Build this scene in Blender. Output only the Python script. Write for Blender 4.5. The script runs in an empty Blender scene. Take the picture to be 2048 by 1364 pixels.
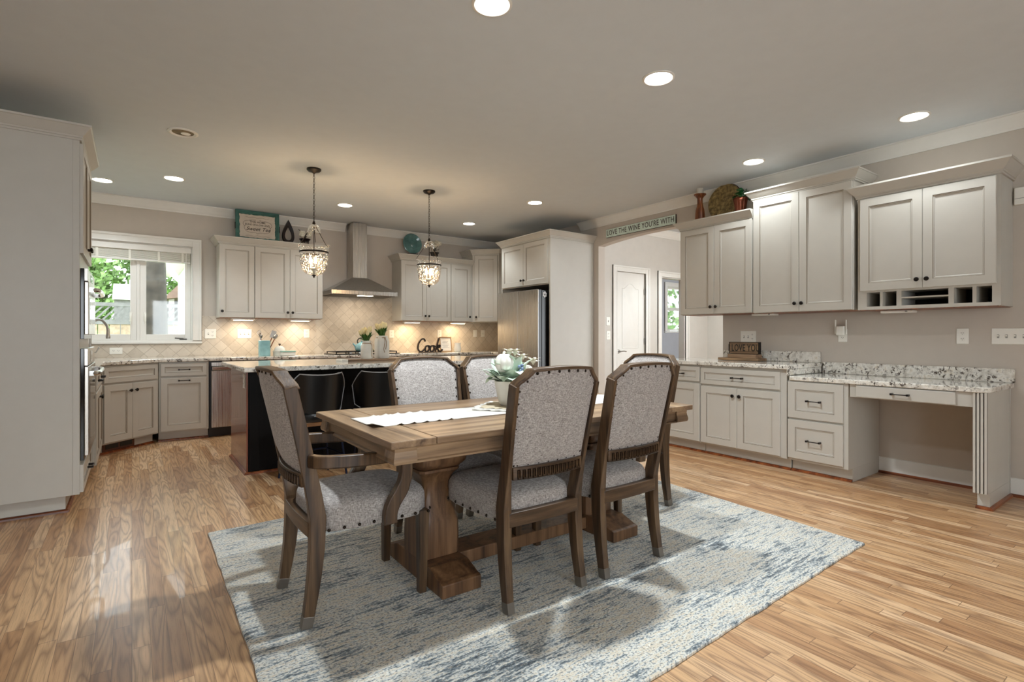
import bpy, math, random
from mathutils import Vector, Matrix
PI = math.pi
SC = bpy.context.scene
COL = SC.collection
random.seed(7)

# ------------------------------------------------------------------ camera
cam = bpy.data.cameras.new('camera'); cam_o = bpy.data.objects.new('camera', cam); COL.objects.link(cam_o)
cam.sensor_width = 36.0; cam.lens = 1050.0 / 2048 * 36; cam.shift_y = -10.0 / 2048
cam.clip_start = 0.05; cam.clip_end = 200
cam_o.location = (0, 0, 1.16); cam_o.rotation_euler = (PI / 2, 0, -math.radians(35.9))
SC.camera = cam_o
# ------------------------------------------------------------------ sky, exposure
W = bpy.data.worlds.new('sky'); SC.world = W; W.use_nodes = True
bg = W.node_tree.nodes['Background']; bg.inputs[0].default_value = (0.90, 0.96, 1.0, 1); bg.inputs[1].default_value = 2.5
vs = SC.view_settings
vs.view_transform = 'Standard'; vs.look = 'None'; vs.gamma = 1.0; vs.use_curve_mapping = False; vs.exposure = 1.72
SC.cycles.caustics_reflective = False; SC.cycles.caustics_refractive = False
SC.cycles.max_bounces = 7; SC.cycles.diffuse_bounces = 4; SC.cycles.glossy_bounces = 4
SC.cycles.transparent_max_bounces = 12; SC.cycles.sample_clamp_indirect = 4.0
DOWN_W, PEND_W, UNDER_W = 33.0, 4.0, 0.42

# ------------------------------------------------------------------ materials
def srgb(r, g, b):
    f = lambda c: (c / 255 / 12.92) if c <= 10 else ((c / 255 + 0.055) / 1.055) ** 2.4
    return (f(r), f(g), f(b), 1)
class NT:
    def __init__(s, name):
        s.m = bpy.data.materials.new(name); s.m.use_nodes = True
        s.t = s.m.node_tree; s.b = s.t.nodes['Principled BSDF']; s.out = s.t.nodes['Material Output']
    def n(s, ty, ins=None, **kw):
        o = s.t.nodes.new('ShaderNode' + ty)
        for k, v in kw.items(): setattr(o, k, v)
        for k, v in (ins or {}).items():
            if isinstance(v, bpy.types.NodeSocket): s.t.links.new(v, o.inputs[k])
            else: o.inputs[k].default_value = v
        return o
    def set(s, **kw):
        for k, v in kw.items():
            k = {'color': 'Base Color', 'rough': 'Roughness', 'metal': 'Metallic', 'normal': 'Normal', 'coat': 'Coat Weight',
                 'spec': 'Specular IOR Level', 'emit': 'Emission Color', 'es': 'Emission Strength', 'sheen': 'Sheen Weight', 'sss': 'Subsurface Weight'}[k]
            if isinstance(v, bpy.types.NodeSocket): s.t.links.new(v, s.b.inputs[k])
            else: s.b.inputs[k].default_value = v
        return s
    def obj(s): return s.n('TexCoord').outputs['Object']
    def pos(s): return s.n('NewGeometry').outputs['Position']
    def map(s, vec, scale=(1, 1, 1), rot=(0, 0, 0), loc=(0, 0, 0)):
        return s.n('Mapping', {'Vector': vec, 'Scale': scale, 'Rotation': rot, 'Location': loc}).outputs[0]
    def noise(s, vec, scale=5, detail=4, rough=0.55, dist=0.0):
        return s.n('TexNoise', {'Vector': vec, 'Scale': scale, 'Detail': detail, 'Roughness': rough, 'Distortion': dist}).outputs[0]
    def ramp(s, fac, stops, interp='LINEAR'):
        r = s.n('ValToRGB', {'Fac': fac}); e = r.color_ramp; e.interpolation = interp
        while len(e.elements) < len(stops): e.elements.new(0.5)
        for el, (p, c) in zip(e.elements, stops):
            el.position = p; el.color = c if not isinstance(c, (int, float)) else (c, c, c, 1)
        return r.outputs[0]
    def math(s, op, a, b=0.0, c=0.0):
        return s.n('Math', {0: a, 1: b, 2: c}, operation=op).outputs[0]
    def mix(s, f, a, b, mode='MIX'):
        o = s.n('Mix', data_type='RGBA', blend_type=mode)
        for i, v in ((0, f), (6, a), (7, b)):
            if isinstance(v, bpy.types.NodeSocket): s.t.links.new(v, o.inputs[i])
            else: o.inputs[i].default_value = v
        return o.outputs[2]
    def bump(s, h, strength=0.2, dist=0.01):
        return s.n('Bump', {'Height': h, 'Strength': strength, 'Distance': dist}).outputs[0]
    def sep(s, vec): return s.n('SeparateXYZ', {0: vec}).outputs
    def comb(s, x, y, z): return s.n('CombineXYZ', {0: x, 1: y, 2: z}).outputs[0]
MT = {}
def plain(name, col, rough=0.5, metal=0.0, var=0.04, **kw):
    N = NT(name); c = srgb(*col)
    n = N.noise(N.obj(), 9, 3)
    d = tuple(min(1, x * (1 - var * 3)) for x in c[:3]) + (1,); l = tuple(min(1, x * (1 + var)) for x in c[:3]) + (1,)
    N.set(color=N.ramp(n, [(0.25, d), (0.7, l)]), rough=rough, metal=metal, **kw); MT[name] = N.m; return N.m
def emitter(name, col, strength):
    N = NT(name); N.set(color=(0.9, 0.9, 0.9, 1), emit=srgb(*col), es=strength); MT[name] = N.m
def wood(name, dark, mid, light, axis=0, scale=1.0, rough=0.45, contrast=1.0, coat=0.0):
    N = NT(name); v = N.obj()
    sc = [14 * scale] * 3; sc[axis] = 0.9 * scale
    w = N.map(v, sc)
    a = N.noise(w, 1.0, 5, 0.62, 0.6)
    rings = N.math('SINE', N.math('MULTIPLY', N.noise(N.map(v, [x * 0.45 for x in sc]), 1.0, 2, 0.5), 46))
    sc2 = [130 * scale] * 3; sc2[axis] = 5 * scale
    f = N.noise(N.map(v, sc2), 1.0, 3, 0.6)
    m = N.math('ADD', N.math('MULTIPLY', a, 0.75), N.math('ADD', N.math('MULTIPLY', rings, 0.05 * contrast), N.math('MULTIPLY', f, 0.28)))
    N.set(color=N.ramp(m, [(0.34, srgb(*dark)), (0.5, srgb(*mid)), (0.68, srgb(*light))]), rough=rough, coat=coat,
          normal=N.bump(f, 0.15, 0.002)); MT[name] = N.m
plain('cabinet_paint', (190, 186, 177), 0.38, 0, 0.01)
plain('cabinet_glaze', (128, 116, 101), 0.5)
plain('cabinet_inside', (120, 92, 66), 0.6)
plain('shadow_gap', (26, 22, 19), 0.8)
plain('trim_white', (226, 224, 218), 0.35, 0, 0.01)
plain('wall_taupe', (194, 185, 174), 0.75, 0, 0.012)
plain('wall_hall', (202, 197, 189), 0.7, 0, 0.012)
plain('wall_blue', (172, 174, 180), 0.7, 0, 0.012)
plain('ceiling_paint', (208, 214, 218), 0.9, 0, 0.008)
plain('plate_white', (238, 236, 228), 0.35, 0, 0.005)
plain('plate_grey', (150, 148, 142), 0.5)
plain('bronze', (38, 33, 30), 0.35, 0.7)
plain('nail_bronze', (44, 36, 30), 0.3, 0.8)
plain('black_plastic', (14, 14, 15), 0.3)
plain('black_gloss', (6, 6, 7), 0.08)
plain('black_leather', (11, 9, 9), 0.32, 0, 0.1)
plain('piping', (150, 150, 152), 0.4, 0.3)
plain('stool_leather_brown', (122, 84, 52), 0.4, 0, 0.12)
plain('stool_metal', (30, 38, 60), 0.3, 0.8)
plain('chrome', (205, 205, 205), 0.16, 1.0, 0.01)
plain('nickel', (170, 166, 160), 0.3, 1.0, 0.02)
plain('foot_cap_metal', (125, 118, 110), 0.35, 0.6)
plain('teal_ceramic', (144, 190, 196), 0.25, 0, 0.09)
plain('teal_wood', (58, 104, 94), 0.55, 0, 0.16)
plain('teal_glass_plate', (92, 132, 130), 0.12, 0, 0.15)
plain('sage_green', (150, 192, 178), 0.35)
plain('ceramic_white', (232, 230, 222), 0.25, 0, 0.01)
plain('vase_white', (226, 224, 216), 0.5, 0, 0.04)
plain('black_ceramic', (22, 10, 12), 0.08)
plain('paper_cream', (205, 192, 176), 0.8, 0, 0.05)
plain('paper_white', (235, 233, 228), 0.8)
plain('ink', (56, 46, 42), 0.8)
plain('ink_grey', (122, 118, 112), 0.8)
plain('letter_grey', (84, 82, 80), 0.8)
plain('mint_board', (208, 226, 216), 0.7, 0, 0.07)
plain('twine', (160, 132, 98), 0.9)
plain('tulip_cream', (240, 226, 176), 0.6, 0, 0.05)
plain('leaf_green', (74, 116, 48), 0.5, 0, 0.14)
plain('stem_green', (104, 140, 68), 0.5)
plain('ivy_green', (34, 104, 52), 0.35, 0, 0.2)
plain('sage_leaf', (204, 222, 204), 0.7, 0, 0.07)
plain('cream_petal', (226, 220, 202), 0.7, 0, 0.06)
plain('pumpkin_white', (232, 230, 222), 0.5, 0, 0.03)
plain('berry_blue', (112, 132, 160), 0.25)
plain('copper_pot', (118, 62, 42), 0.3, 0.6, 0.15)
plain('candle_wax', (208, 202, 190), 0.6)
plain('cloth_white', (222, 219, 212), 0.9, 0, 0.02)
plain('cloth_tan', (206, 192, 166), 0.9, 0, 0.05)
plain('blind_white', (226, 224, 212), 0.6, 0, 0.02)
plain('recess_brown', (120, 100, 70), 0.6, 0, 0.3)
plain('register_brown', (92, 56, 44), 0.4, 0.2)
plain('magnet_white', (220, 220, 222), 0.5)
plain('grass', (120, 150, 70), 0.9, 0, 0.2)
plain('bark', (66, 60, 54), 0.9, 0, 0.25)
plain('foliage', (118, 150, 84), 0.8, 0, 0.33)
plain('fence_wood', (172, 150, 130), 0.85, 0, 0.16)
plain('fence_grey', (118, 116, 116), 0.85, 0, 0.12)
plain('siding_white', (228, 228, 226), 0.6)
plain('roof_brown', (120, 98, 86), 0.85, 0, 0.12)
plain('rubber_grey', (90, 88, 84), 0.6)
emitter('lamp_white', (255, 250, 240), 9.0)
emitter('lamp_warm', (255, 178, 92), 22.0)
emitter('under_warm', (255, 226, 186), 5.0)
wood('chair_wood', (32, 22, 14), (74, 54, 36), (108, 85, 60), 2, 1.0, 0.38)
wood('chair_wood_across', (32, 22, 14), (74, 54, 36), (108, 85, 60), 0, 1.0, 0.38)
wood('table_wood', (78, 60, 44), (130, 105, 80), (160, 134, 104), 0, 0.8, 0.36)
wood('table_wood_across', (78, 60, 44), (130, 105, 80), (160, 134, 104), 1, 0.8, 0.36)
wood('table_base_wood', (56, 38, 25), (104, 74, 50), (136, 102, 72), 2, 0.8, 0.42)
wood('shoe_wood', (70, 30, 14), (120, 62, 30), (160, 92, 50), 1, 1.0, 0.35)
wood('island_wood_lit', (84, 38, 26), (126, 72, 54), (158, 104, 82), 2, 0.9, 0.22, 0.6, 0.3)  # island wood in its lit tone, lighter than the shaded front
wood('board_wood', (96, 74, 54), (140, 112, 86), (176, 150, 122), 0, 1.0, 0.6)
wood('sign_wood', (70, 52, 38), (128, 102, 76), (170, 138, 100), 0, 1.0, 0.6)
wood('candlestick_wood', (60, 26, 14), (122, 66, 32), (160, 100, 56), 2, 2.0, 0.35)
wood('letter_wood', (30, 18, 12), (64, 40, 26), (90, 60, 40), 0, 1.0, 0.5)
def m_shaded_panel():  # island front: same wood as the end panel, shade put into the colour
    N = NT('island_wood_shaded'); v = N.obj()
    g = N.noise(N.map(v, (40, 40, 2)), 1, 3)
    N.set(color=N.ramp(g, [(0.3, srgb(5, 4, 4)), (0.75, srgb(14, 10, 9))]), rough=0.5, spec=0.15); MT['island_wood_shaded'] = N.m
m_shaded_panel()
def m_floor():
    N = NT('oak_floor'); x, y, z = N.sep(N.pos())
    wd = 0.0575
    row = N.math('FLOOR', N.math('DIVIDE', x, wd))
    r1 = N.n('TexWhiteNoise', {'W': row}, noise_dimensions='1D').outputs[0]
    yo = N.math('ADD', y, N.math('MULTIPLY', r1, 7.3))
    seg = N.math('FLOOR', N.math('DIVIDE', yo, 0.95))
    pid = N.n('TexWhiteNoise', {'Vector': N.comb(row, seg, 0.0)}, noise_dimensions='3D').outputs[0]
    gv = N.comb(N.math('ADD', N.math('MULTIPLY', x, 13.0), N.math('MULTIPLY', pid, 91.0)), N.math('ADD', N.math('MULTIPLY', y, 1.15), N.math('MULTIPLY', pid, 37.0)), 0.0)
    big = N.noise(gv, 1.0, 1.5, 0.5, 0.25)
    rings = N.math('PINGPONG', N.math('MULTIPLY', big, 9.0), 0.5)
    dark = N.ramp(rings, [(0.0, 1.0), (0.16, 0.45), (0.4, 0.0)])
    pores = N.noise(N.comb(N.math('MULTIPLY', x, 260.0), N.math('MULTIPLY', y, 9.0), pid), 1.0, 3, 0.6)
    base = N.ramp(pid, [(0.0, srgb(172, 128, 88)), (0.4, srgb(200, 158, 114)), (0.75, srgb(212, 173, 130)), (1.0, srgb(224, 188, 148))])
    c = N.mix(N.math('MULTIPLY', dark, 0.54), base, srgb(92, 56, 34))
    c = N.mix(N.ramp(pores, [(0.5, 0.0), (0.75, 0.45)]), c, srgb(104, 66, 42))
    fx = N.math('ABSOLUTE', N.math('SUBTRACT', N.math('FRACT', N.math('DIVIDE', x, wd)), 0.5))
    fy = N.math('ABSOLUTE', N.math('SUBTRACT', N.math('FRACT', N.math('DIVIDE', yo, 0.95)), 0.5))
    gap = N.math('MAXIMUM', N.math('GREATER_THAN', fx, 0.484), N.math('GREATER_THAN', fy, 0.4985))
    c = N.mix(N.math('MULTIPLY', gap, 0.6), c, srgb(70, 40, 24))
    N.set(color=c, rough=N.math('ADD', 0.26, N.math('MULTIPLY', pores, 0.16)), normal=N.bump(N.math('SUBTRACT', N.math('MULTIPLY', pores, 0.2), gap), 0.2, 0.002), coat=0.15)
    MT['oak_floor'] = N.m
m_floor()
def m_granite():
    N = NT('granite'); p = N.pos()
    a = N.noise(p, 34, 6, 0.7, 0.7); b = N.noise(p, 9, 5, 0.62, 1.2); c3 = N.noise(p, 120, 3, 0.6)
    base = N.ramp(N.noise(p, 22, 4), [(0.3, srgb(196, 190, 178)), (0.55, srgb(232, 229, 221)), (0.7, srgb(214, 204, 186))])
    mask = N.math('MULTIPLY', N.ramp(a, [(0.50, 0.0), (0.57, 1.0)]), N.ramp(b, [(0.43, 0.0), (0.55, 1.0)]))
    c = N.mix(mask, base, N.ramp(c3, [(0.35, srgb(28, 24, 24)), (0.6, srgb(96, 84, 74)), (0.75, srgb(120, 84, 56))]))
    c = N.mix(N.ramp(c3, [(0.62, 0.0), (0.68, 0.7)]), c, srgb(120, 114, 106))
    N.set(color=c, rough=0.08, coat=0.3); MT['granite'] = N.m
m_granite()
def m_tile(name, size, c1, c2):
    N = NT(name); x, y, z = N.sep(N.pos())
    v = N.map(N.comb(N.math('ADD', x, y), z, 0.0), (1 / size, 1 / size, 1), (0, 0, PI / 4))
    br = N.n('TexBrick', {'Vector': v, 'Color1': srgb(*c1), 'Color2': srgb(*c2), 'Mortar': srgb(166, 154, 138), 'Scale': 1.0, 'Mortar Size': 0.026, 'Mortar Smooth': 0.3, 'Brick Width': 1.0, 'Row Height': 1.0}, offset=0.0)
    st = N.noise(N.pos(), 14, 5, 0.65)
    c = N.mix(N.ramp(st, [(0.35, 0.0), (0.7, 0.35)]), br.outputs[0], srgb(226, 216, 200))
    N.set(color=c, rough=0.45, normal=N.bump(N.math('SUBTRACT', N.math('MULTIPLY', st, 0.3), br.outputs[1]), 0.35, 0.003)); MT[name] = N.m
m_tile('tile', 0.112, (186, 174, 158), (208, 198, 184))
m_tile('tile_small', 0.105, (182, 170, 152), (202, 190, 172))
def m_linen():
    N = NT('linen'); v = N.obj()
    a = N.noise(N.map(v, (520, 520, 60)), 1, 2); b = N.noise(N.map(v, (60, 60, 520)), 1, 2); c = N.noise(v, 160, 2)
    m = N.math('ADD', N.math('MULTIPLY', N.math('ADD', a, b), 0.4), N.math('MULTIPLY', c, 0.25))
    N.set(color=N.ramp(m, [(0.36, srgb(92, 87, 84)), (0.5, srgb(148, 142, 138)), (0.64, srgb(196, 190, 186))]), rough=0.9, sheen=0.2, normal=N.bump(m, 0.35, 0.002)); MT['linen'] = N.m
m_linen()
def m_rug():
    N = NT('rug_wool'); v = N.pos()
    st = N.noise(N.map(v, (9.0, 58, 1), (0, 0, 0.03)), 1, 4, 0.7); blot = N.noise(N.map(v, (1.6, 5.0, 1)), 1, 4, 0.65)
    sp = N.noise(N.map(v, (95, 130, 1)), 1, 2); tuft = N.noise(N.map(v, (60, 110, 1)), 1, 2)
    m = N.math('ADD', N.math('ADD', N.math('MULTIPLY', st, 0.55), N.math('MULTIPLY', blot, 0.37)), N.math('MULTIPLY', N.math('ADD', sp, tuft), 0.16))
    c = N.ramp(m, [(0.50, srgb(38, 50, 60)), (0.55, srgb(100, 114, 122)), (0.59, srgb(176, 181, 181)), (0.63, srgb(222, 221, 212)), (0.70, srgb(206, 194, 172)), (0.76, srgb(232, 230, 222))])
    c = N.mix(N.ramp(sp, [(0.36, 0.85), (0.48, 0.0)]), c, srgb(104, 112, 114))
    c = N.mix(N.ramp(tuft, [(0.58, 0.0), (0.68, 0.55)]), c, srgb(190, 172, 146))
    N.set(color=c, rough=0.95, sheen=0.3, normal=N.bump(N.math('ADD', N.math('ADD', tuft, sp), N.math('MULTIPLY', st, 0.6)), 0.8, 0.006)); MT['rug_wool'] = N.m
m_rug()
def m_steel():
    N = NT('steel'); v = N.obj()
    n = N.noise(N.map(v, (220, 220, 1.5)), 1, 3)
    N.set(color=N.ramp(n, [(0.3, srgb(188, 184, 178)), (0.7, srgb(198, 194, 188))]), rough=N.ramp(n, [(0.3, 0.24), (0.7, 0.34)]), metal=1.0); MT['steel'] = N.m
m_steel()
def m_glass(name, tint, gloss, bumpy=False):
    N = NT(name); t = N.t
    tr = N.n('BsdfTransparent', {'Color': tint}); gl = N.n('BsdfGlossy', {'Roughness': 0.03, 'Color': (1, 1, 1, 1)})
    fr = N.n('Fresnel', {'IOR': 1.45}).outputs[0]
    f = N.math('ADD', N.math('MULTIPLY', fr, 0.55 if not bumpy else 0.9), gloss)
    if bumpy:
        vo = N.n('TexVoronoi', {'Vector': N.obj(), 'Scale': 48.0}).outputs['Distance']
        h = N.bump(vo, 0.9, 0.01)
        t.links.new(h, gl.inputs['Normal'])
        f = N.math('ADD', N.math('MULTIPLY', N.n('Fresnel', {'IOR': 1.5, 'Normal': h}).outputs[0], 0.9), gloss)
        f = N.math('ADD', f, N.math('MULTIPLY', N.ramp(vo, [(0.35, 0.0), (0.62, 1.0)]), 0.07))
    mx = N.n('MixShader', {0: f, 1: tr.outputs[0], 2: gl.outputs[0]})
    t.links.new(mx.outputs[0], N.out.inputs[0]); MT[name] = N.m
m_glass('pane_glass', (0.96, 0.98, 0.97, 1), 0.02)
m_glass('seeded_glass', (0.95, 0.95, 0.94, 1), 0.02, True)
def m_woven():
    N = NT('woven_gold'); v = N.obj(); x, y, z = N.sep(v)
    r = N.math('SQRT', N.math('ADD', N.math('MULTIPLY', x, x), N.math('MULTIPLY', z, z)))
    w = N.math('SINE', N.math('MULTIPLY', r, 520.0)); a = N.math('SINE', N.math('MULTIPLY', N.math('ARCTAN2', z, x), 90.0))
    m = N.math('ADD', N.math('MULTIPLY', N.math('MULTIPLY', w, a), 0.35), N.noise(v, 30, 3))
    N.set(color=N.ramp(m, [(0.3, srgb(40, 30, 22)), (0.55, srgb(130, 104, 58)), (0.8, srgb(196, 172, 112))]), rough=0.45, normal=N.bump(m, 0.5, 0.004)); MT['woven_gold'] = N.m
m_woven()

# ------------------------------------------------------------------ mesh helpers
class B:
    def __init__(s): s.v = []; s.f = []; s.mi = []; s.x = None
    def _add(s, vs, fs, mi=0):
        o = len(s.v)
        if s.x is not None: vs = [tuple(s.x @ Vector(p)) for p in vs]
        s.v += [tuple(p) for p in vs]
        s.f += [tuple(i + o for i in f) for f in fs]; s.mi += [mi] * len(fs); return s
    def box(s, x0, x1, y0, y1, z0, z1, mi=0):
        vs = [(x, y, z) for z in (z0, z1) for y in (y0, y1) for x in (x0, x1)]
        return s._add(vs, [(0, 2, 3, 1), (4, 5, 7, 6), (0, 1, 5, 4), (2, 6, 7, 3), (0, 4, 6, 2), (1, 3, 7, 5)], mi)
    def prism(s, poly, z0, z1, mi=0, plane='xy'):
        n = len(poly)
        P = {'xy': lambda a, b, c: (a, b, c), 'xz': lambda a, b, c: (a, c, b), 'yz': lambda a, b, c: (c, a, b)}[plane]
        vs = [P(a, b, z0) for a, b in poly] + [P(a, b, z1) for a, b in poly]
        return s._add(vs, [tuple(range(n))[::-1], tuple(range(n, 2 * n))] + [(i, (i + 1) % n, n + (i + 1) % n, n + i) for i in range(n)], mi)
    def loft(s, rings, mi=0, cap=True, closed=True, loop=False):
        n = len(rings[0]); vs = [p for r in rings for p in r]; fs = []
        m = len(rings)
        for k in range(m if loop else m - 1):
            a, b = k * n, ((k + 1) % m) * n
            for i in range(n if closed else n - 1):
                j = (i + 1) % n; fs.append((a + i, a + j, b + j, b + i))
        if cap and not loop: fs += [tuple(range(n))[::-1], tuple(range((m - 1) * n, m * n))]
        return s._add(vs, fs, mi)
    def lathe(s, prof, n=20, c=(0, 0, 0), mi=0, axis='z', sq=None, cap=True):
        rings = []
        for r, z in prof:
            ring = []
            for i in range(n):
                a = 2 * PI * (i + 0.5) / n; ca, sa = math.cos(a), math.sin(a)
                k = 1.0
                if sq: k = 1 / (abs(ca) ** sq + abs(sa) ** sq) ** (1 / sq)
                p = (r * k * ca, r * k * sa, z)
                if axis == 'y': p = (p[0], p[2], -p[1])
                if axis == 'x': p = (p[2], p[0], p[1])
                ring.append((p[0] + c[0], p[1] + c[1], p[2] + c[2]))
            rings.append(ring)
        return s.loft(rings, mi, cap)
    def tube(s, pts, r, n=8, mi=0, loop=False, flat=None):
        pts = [Vector(p) for p in pts]; m = len(pts); rings = []
        up = None
        for i, p in enumerate(pts):
            a = pts[(i - 1) % m] if (loop or i > 0) else p; b = pts[(i + 1) % m] if (loop or i < m - 1) else p
            d = (b - a).normalized()
            if up is None:
                up = Vector((0, 0, 1)) if abs(d.z) < 0.9 else Vector((1, 0, 0))
            u = (up - d * up.dot(d)).normalized(); w = d.cross(u); up = u
            rr = r[i] if isinstance(r, (list, tuple)) else r
            fu, fw = flat or (1, 1)
            rings.append([tuple(p + u * (rr * fu * math.cos(2 * PI * k / n)) + w * (rr * fw * math.sin(2 * PI * k / n))) for k in range(n)])
        return s.loft(rings, mi, True, True, loop)
    def bar(s, pts, w, h, mi=0, side=None):
        """rectangular section swept along pts; w along side vector, h across it"""
        pts = [Vector(p) for p in pts]; m = len(pts); rings = []
        for i, p in enumerate(pts):
            d = (pts[min(i + 1, m - 1)] - pts[max(i - 1, 0)]).normalized()
            sv = Vector(side or (1, 0, 0)); sv = (sv - d * sv.dot(d)).normalized(); t = d.cross(sv)
            ww = w[i] if isinstance(w, (list, tuple)) else w; hh = h[i] if isinstance(h, (list, tuple)) else h
            rings.append([tuple(p + sv * (a * ww / 2) + t * (b * hh / 2)) for a, b in ((-1, -1), (1, -1), (1, 1), (-1, 1))])
        return s.loft(rings, mi)
    def sweep(s, path, prof, mi=0, z=0.0, ends=True):
        """profile (out, up) swept along an xy path, mitred; out is to the right of travel"""
        P = [Vector((p[0], p[1])) for p in path]; m = len(P); rings = []
        for i, p in enumerate(P):
            ns = []
            if i > 0: d = (P[i] - P[i - 1]).normalized(); ns.append(Vector((d.y, -d.x)))
            if i < m - 1: d = (P[i + 1] - P[i]).normalized(); ns.append(Vector((d.y, -d.x)))
            n = ns[0] if len(ns) == 1 else (ns[0] + ns[1]) / (1 + ns[0].dot(ns[1]))
            rings.append([(p.x + n.x * o, p.y + n.y * o, z + h) for o, h in prof])
        return s.loft(rings, mi, ends)
    def sphere(s, c, r, n=10, m=7, mi=0, sz=1.0):
        return s.lathe([(max(1e-4, r * math.sin(PI * k / m)), -r * sz * math.cos(PI * k / m)) for k in range(m + 1)], n, c, mi)
    def build(s, name, mats, parent=None, bev=0.0, smooth=35, sub=0):
        me = bpy.data.meshes.new(name); me.from_pydata(s.v, [], s.f)
        for m in ([mats] if isinstance(mats, str) else mats): me.materials.append(MT[m])
        if any(s.mi): me.polygons.foreach_set('material_index', s.mi)
        import bmesh
        bm = bmesh.new(); bm.from_mesh(me); bmesh.ops.recalc_face_normals(bm, faces=bm.faces); bm.to_mesh(me); bm.free()
        if smooth:
            me.polygons.foreach_set('use_smooth', [True] * len(me.polygons)); me.set_sharp_from_angle(angle=math.radians(smooth))
        o = bpy.data.objects.new(name, me); COL.objects.link(o)
        if parent: o.parent = parent
        if bev:
            md = o.modifiers.new('bevel', 'BEVEL'); md.width = bev; md.segments = 2; md.limit_method = 'ANGLE'; md.angle_limit = math.radians(40)
        if sub:
            md = o.modifiers.new('sub', 'SUBSURF'); md.levels = sub; md.render_levels = sub
        return o
def thing(name, label, cat, loc=(0, 0, 0), rz=0.0, group=None):
    o = bpy.data.objects.new(name, None); COL.objects.link(o); o.empty_display_size = 0.1
    o.location = loc; o.rotation_euler = (0, 0, math.radians(rz)); return tag(o, label, cat, group)
def tag(o, label, cat, group=None):
    o['label'] = label; o['category'] = cat
    if group: o['group'] = group
    return o
def struct(o): o['kind'] = 'structure'; return o
def put(o, loc, rz=0.0): o.location = loc; o.rotation_euler = (0, 0, math.radians(rz)); return o
def dup(root, loc, rz, label, group=None):
    r = root.copy(); COL.objects.link(r); r.location = loc; r.rotation_euler = (0, 0, math.radians(rz)); r['label'] = label
    if group: r['group'] = group
    for ch in list(root.children):
        c = ch.copy(); COL.objects.link(c); c.parent = r
        for g in list(ch.children):
            d = g.copy(); COL.objects.link(d); d.parent = c
    return r
def text(name, body, size, mat, parent, loc, rot=(PI / 2, 0, 0), depth=0.002, xs=1.0, shear=0.0, off=0.0, space=1.0):
    cu = bpy.data.curves.new(name, 'FONT'); cu.body = body; cu.size = size; cu.extrude = depth; cu.align_x = 'CENTER'; cu.align_y = 'CENTER'
    cu.shear = shear; cu.offset = off; cu.space_character = space; cu.resolution_u = 3
    o = bpy.data.objects.new(name, cu); COL.objects.link(o)
    bpy.context.view_layer.update()
    me = bpy.data.meshes.new_from_object(o.evaluated_get(bpy.context.evaluated_depsgraph_get()))
    bpy.data.objects.remove(o); me.materials.clear(); me.materials.append(MT[mat])
    o = bpy.data.objects.new(name, me); COL.objects.link(o); o.parent = parent; o.location = loc; o.rotation_euler = rot; o.scale = (xs, 1, 1)
    return o
def light(name, kind, loc, energy, color, parent=None, size=0.1, rot=(0, 0, 0), **kw):
    l = bpy.data.lights.new(name, kind); l.energy = energy; l.color = color
    if kind == 'AREA': l.size = size
    else: l.shadow_soft_size = size
    for k, v in kw.items(): setattr(l, k, v)
    o = bpy.data.objects.new(name, l); COL.objects.link(o); o.location = loc; o.rotation_euler = rot
    if parent: o.parent = parent
    return o
def cr(pts, n=6, loop=False):
    """Catmull-Rom"""
    P = [Vector(p) for p in pts]; m = len(P); out = []
    for i in range(m if loop else m - 1):
        p0, p1, p2, p3 = (P[(i + k) % m] if loop else P[min(max(i + k, 0), m - 1)] for k in (-1, 0, 1, 2))
        for j in range(n):
            t = j / n
            out.append(tuple(0.5 * ((2 * p1) + (-p0 + p2) * t + (2 * p0 - 5 * p1 + 4 * p2 - p3) * t * t + (-p0 + 3 * p1 - 3 * p2 + p3) * t ** 3)))
    if not loop: out.append(tuple(P[-1]))
    return out

# ------------------------------------------------------------------ room shell
XR, YB, ZC = 5.18, 7.50, 2.755
struct(B().box(-3.5, 11.2, -3.5, 7.62, -0.1, 0).build('floor', 'oak_floor', smooth=0))
struct(B().box(-3.5, 11.2, -3.5, 7.62, ZC, ZC + 0.1).build('ceiling', 'ceiling_paint', smooth=0))
WX0, WX1, WZ0, WZ1 = -0.50, 0.60, 1.105, 2.245        # kitchen window opening
b = B()
b.box(-1.04, WX0, YB, YB + 0.15, 0, ZC).box(WX1, XR + 0.12, YB, YB + 0.15, 0, ZC).box(WX0, WX1, YB, YB + 0.15, 0, WZ0).box(WX0, WX1, YB, YB + 0.15, WZ1, ZC)
struct(b.build('wall_back', 'wall_taupe', smooth=0))
b = B().box(XR, XR + 0.12, -3.5, 3.263, 0, ZC).box(XR, XR + 0.12, 5.134, YB, 0, ZC)
arch = [(3.263 + (5.134 - 3.263) * k / 16, 2.39 + 0.062 * math.sin(PI * k / 16) ** 0.8) for k in range(17)]
b.prism([(3.263, ZC)] + arch + [(5.134, ZC)], XR, XR + 0.12, 0, 'yz')
struct(b.build('wall_right', 'wall_taupe', smooth=0))
struct(B().box(-1.04, -0.92, 4.5, YB, 0, ZC).build('wall_left', 'wall_taupe', smooth=0))
# unseen room side behind the camera: walls and window openings shaped to limit daylight
b = B().box(-3.6, -2.6, -3.6, -3.5, 0, ZC).box(-0.6, 0.5, -3.6, -3.5, 0, ZC).box(2.7, XR, -3.6, -3.5, 0, ZC)
for x0, x1 in ((-2.6, -0.6), (0.5, 2.7)): b.box(x0, x1, -3.6, -3.5, 0, 0.6).box(x0, x1, -3.6, -3.5, 2.2, ZC)
struct(b.build('wall_rear', 'wall_hall', smooth=0))
struct(B().box(-3.6, -3.5, -3.5, 0.2, 0, ZC).box(-3.6, -3.5, 0.2, 4.95, 0, ZC).box(-3.5, -0.92, 4.95, 5.05, 0, ZC).build('wall_far_left', 'wall_hall', smooth=0))
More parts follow.
